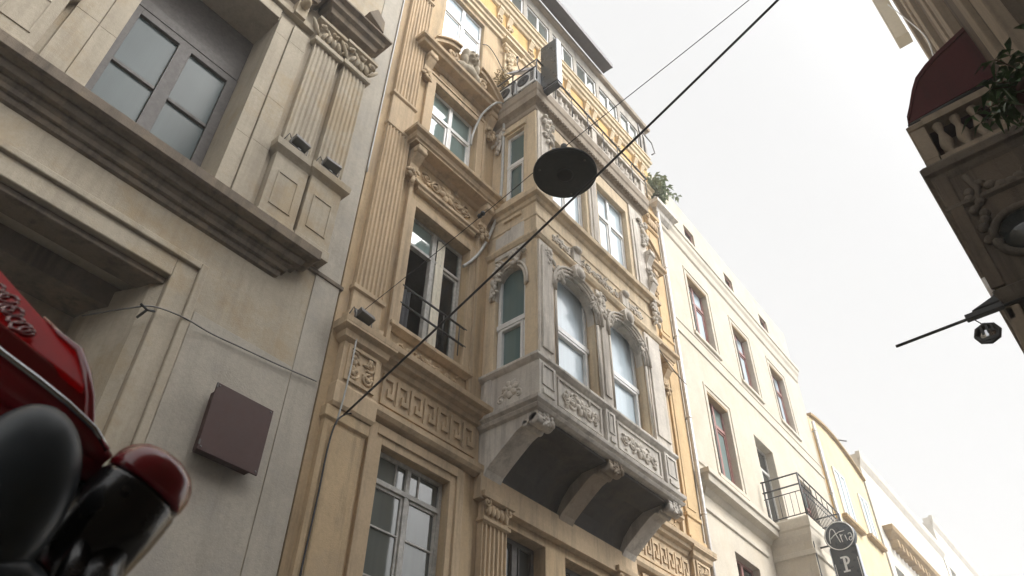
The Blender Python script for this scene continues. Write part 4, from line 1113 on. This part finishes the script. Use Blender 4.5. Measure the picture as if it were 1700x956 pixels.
# ================================================================== THE DARK BUILDING ON THE RIGHT
D_ = thing('corner_building', 'dark stone building with a balustraded bay under a red awning', 'building', (8, -0.75, G))
YW = -0.75; LOWH = 9.8
q = MB(); q.box(4.0, 11.3, -9, YW, G, 18.2); q.box(-12, 3.99, -9, YW-.3, G, LOWH); q.build('wall', DARKST, D_, .01)
for a, b, o in ((10.9, 11.32, .09), (9.7, 10.1, .06), (8.4, 8.9, .08), (7.2, 7.5, .05), (6.1, 6.5, .09), (4.9, 5.2, .05), (4.0, 4.35, .08)):
    q = MB(); q.box(a, b, YW-.01, YW+o, 7.3 if a > 5.9 else G, 17.3); q.build('pilaster', LIGHTST, D_, .01)
q = MB(); q.stack(-9, 11.3, YW-.01, YW, [(0,0),(0,.01)]) if False else None
q.ext([(YW-.01,17.3),(YW+.08,17.35),(YW+.12,17.55),(YW+.30,17.7),(YW+.32,17.95),(YW-.01,18.1)], 'x', 3.9, 11.32); q.build('cornice', DARKST2, D_, .008)
def stackp(mb, x0, x1, yb, yf, prof):      # same as stack but growing to +y (for this side of the street)
    b0 = len(mb.v); mb.stack(x0, x1, -yb, -yf, prof); mb.turn(lambda v: (v[0], -v[1], v[2]), b0)
b = MB(); b.box(6.0, 9.8, YW-.01, .10, 5.70, 7.05)
b.box(5.985, 6.0, YW+.05, -.52, 5.75, 7.0); b.box(5.97, 6.0, .0, .105, 5.72, 7.04)
b.build('bay', DARKST, D_, .012)
b = MB(); stackp(b, 6.0, 9.8, YW-.01, .10, [(0,7.0),(.02,7.03),(.03,7.08),(.07,7.10),(.08,7.18),(.05,7.22),(0,7.24)])
stackp(b, 6.0, 9.8, YW-.01, .10, [(.0,6.62),(.035,6.64),(.035,6.68),(0,6.70)])
stackp(b, 6.0, 9.8, YW-.01, .06, [(0,5.55),(.03,5.60),(.05,5.68),(.0,5.72)])
b.build('bay_mouldings', DARKST2, D_, .006)
b = MB()
ring = [(5.985, -.33+.24*math.cos(2*math.pi*i/24), 6.16+.24*math.sin(2*math.pi*i/24)) for i in range(25)]
b.tube(ring, .035, 8)
for s_ in range(7):
    t = s_/6; b.ell((5.985, -.18-.45*t, 6.80-.12*math.sin(math.pi*t)), (.03,.06,.045), (t,0,0))
for i in range(10): b.ell((5.985, -.05-random.random()*.12, 6.75-.07*i), (.03,.045,.05))
b.tube([(5.985, -.12, 6.95), (5.985, -.16, 6.75), (5.985, -.12, 6.6), (5.985, -.05, 6.5)], .03, 6)
b.build('carved_relief', DARKST2, D_)
b = MB(); b.lathe((5.99, -.33, 6.16), [(.20,-.004),(.20,.004)], 20, 'x'); b.build('oval_window', DARKPANE, D_)
b = MB(); b.box(6.0, 6.16, -.02, .10, 4.98, 5.54); b.box(6.0, 9.8, .02, .10, 5.40, 5.54); b.box(6.17, 6.3, -.06, .06, 5.0, 5.4); b.build('hanging_board', LIGHTST, D_, .02)
b = MB(); stackp(b, 6.0, 9.8, -.02, .09, [(0,7.24),(.02,7.25),(.02,7.31),(0,7.32)])
stackp(b, 6.0, 9.8, -.04, .09, [(0,7.76),(.02,7.77),(.03,7.82),(0,7.86)])
b.box(6.0, 6.12, YW, -.03, 7.24, 7.32); b.box(5.98, 6.13, YW, -.03, 7.77, 7.86)
b.box(5.99, 6.13, -.03, .10, 7.32, 7.76); b.box(5.99, 6.12, -.75, -.66, 7.32, 7.76)
b.box(6.3, 6.34, YW+.02, -.08, 7.24, 7.76)
dbal = b.build('balustrade', LIGHTST, D_, .005)
for p in [(6.06, -.13-.155*i) for i in range(4)]+[(6.3+.19*i, .03) for i in range(18)]:
    m = MB(); m.lathe((p[0], p[1], 7.32), [(.045,0),(.045,.04),(.03,.06),(.062,.14),(.058,.2),(.028,.32),(.045,.40),(.045,.44)], 12); m.build('baluster', LIGHTST, dbal)
# red awning over the bay terrace
aw = MB(); sec = [(-.75,8.80),(-.45,8.66),(-.30,8.57),(-.17,8.46),(-.09,8.32),(.0,8.12),(.06,8.00),(.08,7.90)]
for i in range(len(sec)-1):
    (a, b_), (c_, d) = sec[i], sec[i+1]; aw.ext([(a, b_), (c_, d), (c_-.012, d-.012), (a-.012, b_-.012)], 'x', 6.0, 9.6)
for xx in (6.0, 9.585): aw.ext(sec+[(-.30,7.93),(-.75,7.95)], 'x', xx-.002, xx+.013)
an = aw.build('awning', AWNRED, D_)
for k in range(1, 6): aw = MB(); aw.tube([(6.0+.6*k, p+.004, z+.004) for p, z in sec], .008, 6); aw.build('seam', AWNRED, an)
aw = MB(); aw.tube([(5.994, p, z-.07) for p, z in sec[:-1]], .007, 6); aw.build('seam', AWNRED, an)
aw = MB()
for xx in (6.05, 9.55): aw.tube([(xx, p, z-.02) for p, z in sec], .014, 6)
aw.tube([(6.02, .07, 7.90), (9.58, .07, 7.90)], .02, 8); aw.tube([(6.02, .07, 7.89), (6.02, -.7, 7.93)], .02, 8); aw.build('awning_frame', BLACKMETAL, an)
tuft('hanging_plant', 'dark green long-leaved plant in a wall pot beside the red awning', 'plant', (3.3, -.58, 4.78), 46, .40, LEAF, 15, spread=.9, droop=.5, wd=.014)
q = MB(); q.lathe((3.3, -.58, 4.52), [(.11,0),(.16,.25),(.18,.27),(.18,.30),(.15,.30),(.14,.26)], 16); q.box(3.25, 3.35, YW-.3, -.48, 4.47, 4.52)
tag(q.build('wall_pot', BROWNMETAL, None, .003, loc=(3.3, YW, 4.47)), 'brown pot on a wall bracket holding the dark green plant', 'pot')
# iron sign arm with a small round sign
t = thing('flag_pole', 'dark iron pole sticking out over the street from under the stone bay', 'pole', (6.0, .12, 5.56))
q = MB(); q.tube([(6.0, -.1, 5.56), (6.0, .2, 5.555), (6.0, .92, 5.55)], .013, 8); q.build('arm', BLACKMETAL, t)
q = MB(); q.box(5.97, 6.03, .08, .36, 5.537, 5.585); q.ext([(.08,5.60),(.30,5.60),(.12,5.66),(.08,5.70)], 'x', 5.975, 6.02); q.build('bracket_plate', BLACKMETAL, t, .006)
q = MB(); q.tube([(6.0, .10, 5.62), (6.0, .115, 5.86)], .022, 8); q.build('clamp', PIPE, t)
t = thing('hanging_emblem', 'small round dark and silver ornament hanging from the iron pole under the bay', 'ornament', (6.0, .27, 5.52))
q = MB(); cz, cy = 5.37, .265
q.tube([(6.0, cy+.088*math.cos(2*math.pi*i/8), cz+.088*math.sin(2*math.pi*i/8)) for i in range(9)], .015, 6); q.build('ring', BLACKMETAL, t)
q = MB(); q.lathe((6.0, cy, cz), [(.08,-.006),(.08,.006)], 20, 'x'); q.build('disc', CHROME, t)
q = MB()
for dy in (-.045, -.01, .03): q.box(5.985, 6.015, cy+dy-.008, cy+dy+.008, cz-.0, cz+.07)
q.box(5.985, 6.015, cy-.06, cy+.06, cz-.065, cz-.04); q.build('bars', BLACKMETAL, t)
q = MB(); q.tube([(6.0, cy+.05, cz+.17), (6.0, cy+.0, cz+.08)], .005, 5); q.build('hook_wire', BLACKMETAL, t)
t = thing('light_box', 'cream rectangular light box fixed to the street edge of the dark corner building', 'sign', (11.4, -.5, 16))
q = MB(); q.box(11.34, 11.62, -.62, -.36, 15.97, 18.3); q.build('cabinet', CREAMBOX, t, .015)
q = MB(); q.box(11.335, 11.625, -.36, -.345, 15.96, 18.32); q.box(11.335, 11.625, -.62, -.36, 15.955, 15.97); q.build('edge_trim', CREAMBOX, t, .005)
q = MB(); q.box(11.0, 11.5, -.9, -.5, 18.4, 18.5); q.build('bracket', BLACKMETAL, t)
cable('white_wire', 'thin white cord strung down the dark wall to the red awning', 'cord', [(11.25, -.55, 17.0), (9.4, -.62, 13.6), (7.6, -.55, 10.9), (6.4, -.42, 9.0)], .010, SIGNWHITE)

# ================================================================== THINGS OVER THE STREET
lamp = Vector((4.26, 3.0, 7.72))
t = thing('pendant_street_lamp', 'round black street lamp hanging from the thin wire over the street', 'street lamp', tuple(lamp))
q = MB(); q.lathe(tuple(lamp), [(.325,.0),(.33,.012),(.33,.03),(.31,.05),(.20,.10),(.10,.13),(.06,.16),(.05,.22)], 48); q.build('shade', SHADE, t)
q = MB(); q.lathe(tuple(lamp), [(.318,.008),(.318,-.004),(.31,-.007),(.10,-.010),(.02,-.011)], 48, smooth=False); q.build('diffuser', DIFFUSER, t)
q = MB(); q.lathe(tuple(lamp), [(.085,-.005),(.085,-.022),(.06,-.03),(.01,-.033)], 24); q.build('hub', SHADE, t)
for k in range(3): q = MB(); q.ell(lamp+Vector((.27*math.cos(2.1*k+.4), .27*math.sin(2.1*k+.4), -.010)), (.012,.012,.008)); q.build('bolt', GREYMETAL, t)
q = MB(); q.tube([lamp+Vector((0,0,.22)), lamp+Vector((0,0,.42))], .02, 8); q.lathe(tuple(lamp+Vector((0,0,.40))), [(.03,0),(.035,.02),(.035,.07),(.02,.09)], 12)
q.tube([lamp+Vector((.22,-.10,.05)), lamp+Vector((.24,-.12,.11))], .018, 6)
q.build('hanger', BLACKMETAL, t)
top = lamp+Vector((0,0,.44))
a0, a1 = Vector((4.28, 6.14, 7.49)), Vector((4.6, -.75, 9.55))
cable('lamp_wire', 'thin dark wire from the carved pilaster to the hanging street lamp and across the street', 'cable', [a0, a0.lerp(top, .35)+Vector((0,0,-.02)), a0.lerp(top, .7)+Vector((0,0,-.02)), top, top.lerp(a1, .5)+Vector((0,0,-.03)), a1], .0045, RUBBER)
q = MB(); q.tube([(4.28, Y0-.01, 7.49), (4.28, Y0-.12, 7.49)], .018, 8); q.tube([(4.28, Y0-.11, 7.53), (4.28, Y0-.14, 7.49), (4.28, Y0-.11, 7.45)], .014, 6); q.box(4.2, 4.36, Y0-.085, Y0-.065, 7.45, 7.53)
tag(q.build('wire_hook', GREYMETAL, None, loc=(4.28, Y0-.07, 7.49)), 'grey iron wall hook at the foot of the fluted pilaster where the thin wire ends', 'hook')
q = MB()
for k, tt in enumerate((.62, .635)): p = a0.lerp(top, tt); q.ell(p, (.03,.03,.03), nu=8, nv=6)
tag(q.build('wire_insulator', BLACKMETAL, None, loc=tuple(a0.lerp(top, .62))), 'small black insulator knob on the thin lamp wire', 'insulator')
k0 = Vector((4.27, Y0-.16, 6.03))
cable('span_cable', 'thick black cable slung diagonally across the whole street', 'cable', [k0, Vector((4.4, -.75, 9.15))], .0125, RUBBER, sag=.06)
cable('dropping_cable', 'black cable dropping from the carved block down the ground-floor pilaster', 'cable', [k0+Vector((.06,-.05,.03)), k0, (4.20, Y0-.14, 5.90), (4.17, Y0-.13, 5.6), (4.17, Y0-.12, 5.0), (4.15, Y0-.12, 4.2), (4.15, Y0-.12, 3.0)], .010, RUBBER)
cable('pale_conduit', 'pale cord hanging from the wall hook down over the carved block', 'cable', [(4.27, Y0-.11, 7.45), (4.25, Y0-.15, 7.2), (4.24, Y0-.17, 6.8), (4.23, Y0-.16, 6.3), (4.22, Y0-.12, 5.9)], .010, HOSE)
cable('thick_hose', 'thick pale hose running down from the bay terrace to the open window', 'hose', [(6.50, 5.92, 13.95), (6.52, 5.92, 13.80), (6.53, 5.94, 13.4), (6.53, 5.94, 12.8), (6.53, 5.94, 11.84), (6.53, 5.98, 11.17), (6.50, 6.10, 10.67), (6.31, 6.12, 10.10), (6.12, 6.13, 9.74), (6.0, 6.17, 9.56)], .026, HOSE, 'hoses at the corner of the bay')
cable('curved_hose', 'pale hose curving from the bay terrace over the pediment to the second-floor window', 'hose', [(6.50, 5.96, 14.05), (6.40, 5.92, 13.96), (6.20, 5.90, 13.70), (6.06, 6.04, 13.38), (6.02, 6.13, 13.1), (6.0, 6.17, 12.93), (5.96, 6.18, 12.66), (5.98, 6.21, 12.5)], .022, HOSE, 'hoses at the corner of the bay')
cable('facade_cable', 'thin dark cable across the cream wall by the top-floor window', 'cable', [(6.05, Y0-.02, 15.85), (6.2, Y0-.04, 15.95), (6.45, Y0-.04, 15.85), (6.8, Y0-.04, 15.5), (7.1, Y0-.04, 15.2)], .010, RUBBER)
cable('corner_wire', 'thin dark wire from the bay corner to the drainpipe', 'cable', [(10.1, YF+.2, 10.5), (12.68, Y0-.16, 10.95)], .009, RUBBER, sag=.12)

# ================================================================== THE RED MOTORCYCLE CLOSE TO THE LENS
def red_clear():
    m, nt, b = new_mat('red_translucent_screen')
    setin(b, 'Base Color', (.80,.006,.012,1)); setin(b, 'Roughness', .35)
    t_ = nt.nodes.new('ShaderNodeBsdfTranslucent'); t_.inputs[0].default_value = (.85,.01,.02,1)
    mx = nt.nodes.new('ShaderNodeMixShader'); mx.inputs[0].default_value = .6
    L(nt, b.outputs[0], mx.inputs[1]); L(nt, t_.outputs[0], mx.inputs[2]); L(nt, mx.outputs[0], nt.nodes['Material Output'].inputs[0])
    return m
REDCLEAR = red_clear()
M_ = thing('motorcycle', 'red and black motorcycle parked on the pavement, only its windshield and mirror in view', 'motorcycle', (0,0,0), loc=(.325, .893, G), rotz=R(-20))
def plate(pts, th, nrm):
    q = MB(); n_ = len(pts); o_ = [tuple(p[i]+nrm[i]*th for i in range(3)) for p in pts]
    q.add(list(pts)+o_, [tuple(range(n_))[::-1], tuple(range(n_, 2*n_))]+[(i, (i+1) % n_, n_+(i+1) % n_, n_+i) for i in range(n_)])
    return q
q = plate([(-.32,.164,1.628),(-.235,.111,1.532),(-.163,.071,1.459),(-.120,.048,1.417),(-.091,.035,1.394),(-.072,.013,1.354),(-.064,-.002,1.326),(-.125,.020,1.366),(-.188,.043,1.408),(-.249,.076,1.468)], .010, (0,.87,-.48))
ws = q.build('windshield', REDCLEAR, M_, .002)
q = MB()
for i, (u_, y_, z_) in enumerate(((-.222,.080,1.478),(-.208,.069,1.462),(-.197,.065,1.456),(-.192,.053,1.434),(-.183,.052,1.432),(-.173,.042,1.414),(-.163,.036,1.403),(-.155,.034,1.398))):
    r_ = .009 if i % 2 else .012
    q.tube([(u_+r_*math.cos(2*math.pi*k/12), y_-.004+.5*r_*math.sin(2*math.pi*k/12), z_+.87*r_*math.sin(2*math.pi*k/12)) for k in range(13)], .0030, 5)
q.build('dark_ornament', DARKRED, ws)
q = plate([(-.300,-.001,1.452),(-.233,-.001,1.413),(-.182,.006,1.387),(-.125,.012,1.363),(-.066,.018,1.338),(-.049,.026,1.307),(-.041,.031,1.287),(-.071,.028,1.298),(-.112,.024,1.315),(-.158,.020,1.331),(-.206,.014,1.353),(-.300,.005,1.40)], .02, (0,.97,.24))
q.build('lower_screen', DARKRED, M_, .004)
q = MB(); q.tube([(-.150,.066,1.449),(-.119,.046,1.417),(-.090,.030,1.394),(-.069,.010,1.352),(-.054,-.002,1.315),(-.045,-.004,1.288),(-.038,-.006,1.262)], [.002,.004,.005,.006,.006,.006,.005], 8); q.build('screen_rim', DARKRED, M_)
q = MB(); q.tube([(-.40,.0,1.44),(-.155,-.02,1.302),(-.108,-.022,1.283),(-.07,-.02,1.268),(-.035,-.016,1.252),(-.012,-.006,1.240)], [.030,.024,.022,.020,.017,.011], 14); q.build('cowl', DARKRED, M_)
q = MB(); q.tube([(-.40,.02,1.40),(-.16,-.0,1.266),(-.098,-.004,1.250),(-.05,-.004,1.236),(-.015,.0,1.226)], [.032,.026,.022,.02,.014], 14); q.build('cowl_underside', DARKRED, M_)
# mirror pod: red cap on a black housing, tilted
P_ = Vector((.0375,.0,1.2185)); Mx = Euler((R(12), R(24), 0)).to_matrix()
q = MB(); q.lathe((0,0,0), [(.0500,.0),(.0515,.006),(.0505,.018),(.046,.030),(.036,.040),(.022,.046),(.006,.048)], 32)
q.turn(lambda v: P_+Mx @ Vector((v[0], v[1]*1.15, v[2]+.001))); pod = q.build('mirror', DARKRED, M_)
q = MB(); q.lathe((0,0,0), [(.030,-.125),(.044,-.118),(.051,-.100),(.0535,-.045),(.052,-.008),(.049,-.001)], 32)
q.turn(lambda v: P_+Mx @ Vector((v[0], v[1]*1.15, v[2]))); q.build('mirror_housing', BIKEBLACK, pod)
q = MB(); q.ext([(.0, 1.262), (.018, 1.276), (.030, 1.274), (.060, 1.250), (.056, 1.247), (.028, 1.262)], 'y', -.052, -.04); q.build('mirror_fin', DARKRED, pod, .004) if False else None
q = MB(); q.ell((-.086,-.065,1.150), (.060,.045,.108), (0, R(-8), 0), nu=32, nv=22)
q.turn(lambda v: (v[0]+.012*math.sin((v[2]-1.15)*14), v[1], v[2])); q.build('hand_guard', BIKEGREY, M_)
q = MB(); q.tube([(-.40,-.028,1.462),(-.155,-.044,1.318),(-.108,-.044,1.297),(-.07,-.040,1.280),(-.035,-.034,1.262),(-.014,-.020,1.248)], .0042, 8); q.build('highlight_strip', CHROME, M_)  # added strip standing in for the sky highlight along the cowl
q = MB(); q.ell((-.07,-.05,1.058), (.06,.05,.042), (0, R(-20), 0), nu=24, nv=14); q.build('lever_boot', BIKEGREY, M_)
q = MB(); q.ell((-.06,.04,1.15), (.10,.05,.10), nu=24, nv=16); q.tube([(.022,-.02,.85),(.022,-.02,1.05),(.022,-.01,1.16)], [.028,.03,.024], 16); q.tube([(-.02,-.03,.85),(-.005,-.035,1.06),(.0,-.02,1.16)], .018, 12); q.build('headstock', BIKEBLACK, M_)
# the rest of the machine, below the picture
q = MB(); q.tube([(-.02,.14,1.05),(.12,.14,.32)], .03, 12); q.tube([(-.02,.26,1.05),(.12,.26,.32)], .03, 12); q.build('fork', CHROME, M_)
for xw in (.12, -1.22):
    q = MB(); q.tube([(xw+.25*math.cos(2*math.pi*i/32), .20, .31+.25*math.sin(2*math.pi*i/32)) for i in range(33)], .06, 10, False)
    wh = q.build('wheel', TYRE, M_)
    q = MB(); q.lathe((xw,.20,.31), [(.03,-.05),(.05,-.04),(.19,-.03),(.20,0),(.19,.03),(.05,.04),(.03,.05)], 24, 'y'); q.build('rim', GREYMETAL, wh)
q = MB(); q.ell((-.42,.20,.80), (.34,.15,.17), nu=24, nv=14); q.build('fuel_tank', RED, M_)
q = MB(); q.ell((-.95,.20,.82), (.42,.14,.08), nu=24, nv=12); q.build('seat', BIKEBLACK, M_)
q = MB(); q.ell((-.5,.20,.48), (.32,.13,.20), nu=16, nv=10); q.tube([(-.05,.2,.95),(-.5,.2,.62),(-1.22,.2,.31)], .035, 10); q.build('engine_frame', GREYMETAL, M_)
q = MB(); q.tube([(-.02,.40,1.06),(-.03,.20,1.06),(-.02,.0,1.06)], .014, 10); q.tube([(-.45,.12,.4),(-.42,.0,.012)], .012, 8); q.build('handlebar', BIKEBLACK, M_)

# ================================================================== GROUND
def struct(name, mb, mat, bevel=0):
    o = mb.build(name, mat, None, bevel); o['kind'] = 'structure'; return o
q = MB(); q.add([(-140,-140,G-.10),(140,-140,G-.10),(140,140,G-.10),(-140,140,G-.10)], [(0,1,2,3)]); struct('ground', q, ASPHALT)
q = MB(); q.add([(-60,.5,G-.096),(120,.5,G-.096),(120,4.9,G-.096),(-60,4.9,G-.096)], [(0,1,2,3)]); struct('road', q, ASPHALT)
q = MB(); q.box(-60, 120, -.74, .5, G-.1, G-.004); q.box(-60, 120, 4.9, Y0-.01, G-.1, G-.004); struct('pavement', q, PAVE, .01)

# thin volume added to stand in for lens glare over the far row
hz = MB(); hz.box(-141, 141, -141, 141, G-1.2, 20.9)
hm = bpy.data.materials.new('glare_haze_volume'); hm.use_nodes = True
hn = hm.node_tree; hn.nodes.remove(hn.nodes['Principled BSDF'])
pv = hn.nodes.new('ShaderNodeVolumePrincipled'); pv.inputs['Color'].default_value = (.96,.96,.955,1); pv.inputs['Density'].default_value = GLAREHAZE; pv.inputs['Anisotropy'].default_value = .2
hn.links.new(pv.outputs[0], hn.nodes['Material Output'].inputs['Volume'])
hzo = hz.build('glare_haze', hm); hzo['kind'] = 'stuff'

# ================================================================== CAMERA, SKY, SUN
cam_d = bpy.data.cameras.new('camera'); cam = bpy.data.objects.new('camera', cam_d); COL.objects.link(cam)
cam_d.sensor_fit = 'HORIZONTAL'; cam_d.sensor_width = 36; cam_d.lens = 1287.85/1700*36
cam_d.clip_start = .03; cam_d.clip_end = 2000
Rm = Matrix(((.64205448,-.76645387,.01773426),(.51693208,.41571702,-.74830515),(.56616894,.48962008,.66311756)))
# rows: image right, image down, forward
rgt, dwn, fwd = Rm[0], Rm[1], Rm[2]
cm = Matrix((rgt, -dwn, -fwd)).transposed()
cam.matrix_world = Matrix.Translation((0,0,1.55)) @ cm.to_4x4()
scene.camera = cam
cam_d.dof.use_dof = True; cam_d.dof.focus_distance = 10.0; cam_d.dof.aperture_fstop = 8.0

SUN = Vector((.30, -.66, .69)).normalized()
AUR = tuple(SUN); AURP = 14.0; AURK = 75.0; VEIL = 4.4; NK = .03
sun_d = bpy.data.lights.new('sun', 'SUN'); sun = bpy.data.objects.new('sun', sun_d); COL.objects.link(sun)
sun_d.energy = .65; sun_d.angle = R(25); sun_d.color = (1.0, .93, .82)
sun.rotation_euler = SUN.to_track_quat('Z', 'Y').to_euler()
sun.location = (0, -20, 60)
wd = bpy.data.worlds.new('World'); scene.world = wd; wd.use_nodes = True
nt = wd.node_tree; bg = nt.nodes['Background']
sky = nt.nodes.new('ShaderNodeTexSky'); sky.sky_type = 'NISHITA'; sky.sun_disc = False
sky.sun_elevation = math.asin(SUN.z); sky.sun_rotation = math.atan2(SUN.x, SUN.y)
sky.air_density = 1.6; sky.dust_density = 6.0; sky.ozone_density = 1.0
hs = nt.nodes.new('ShaderNodeHueSaturation'); hs.inputs['Saturation'].default_value = .18
nt.links.new(sky.outputs['Color'], hs.inputs['Color'])
def vmath(op, a, b):
    n = nt.nodes.new('ShaderNodeMath'); n.operation = op
    for s_, v in zip(n.inputs, (a, b)):
        if isinstance(v, (int, float)): s_.default_value = v
        else: nt.links.new(v, s_)
    return n.outputs[0]
tc = nt.nodes.new('ShaderNodeTexCoord')
dt = nt.nodes.new('ShaderNodeVectorMath'); dt.operation = 'DOT_PRODUCT'; nt.links.new(tc.outputs['Generated'], dt.inputs[0]); dt.inputs[1].default_value = AUR
aur = vmath('MULTIPLY', vmath('POWER', vmath('MAXIMUM', dt.outputs['Value'], 0.0), AURP), AURK)      # glow added round the sun, out of view, to light the facades
lum = vmath('ADD', aur, VEIL)                                                                     # thin even cloud veil
ad = nt.nodes.new('ShaderNodeMix'); ad.data_type = 'RGBA'; ad.blend_type = 'ADD'; ad.inputs[0].default_value = 1
sc_ = nt.nodes.new('ShaderNodeMix'); sc_.data_type = 'RGBA'; sc_.blend_type = 'MULTIPLY'; sc_.inputs[0].default_value = 1
nt.links.new(hs.outputs['Color'], sc_.inputs[6]); sc_.inputs[7].default_value = (NK, NK, NK, 1)
nt.links.new(sc_.outputs[2], ad.inputs[6]); nt.links.new(lum, ad.inputs[7])
nt.links.new(ad.outputs[2], bg.inputs['Color']); bg.inputs['Strength'].default_value = .12

vs = scene.view_settings
scene.display_settings.display_device = 'sRGB'
vs.view_transform = 'Standard'; vs.look = 'None'; vs.exposure = .8; vs.gamma = 1; vs.use_curve_mapping = False
scene.cycles.use_denoising = True
scene.cycles.max_bounces = 8; scene.cycles.diffuse_bounces = 5; scene.cycles.transparent_max_bounces = 8
scene.cycles.sample_clamp_indirect = 6
scene.cycles.volume_bounces = 1

# street level to z = 0
for o in list(COL.objects):
    if o.parent is None: o.location.z -= G
    if '_org' in o: del o['_org']
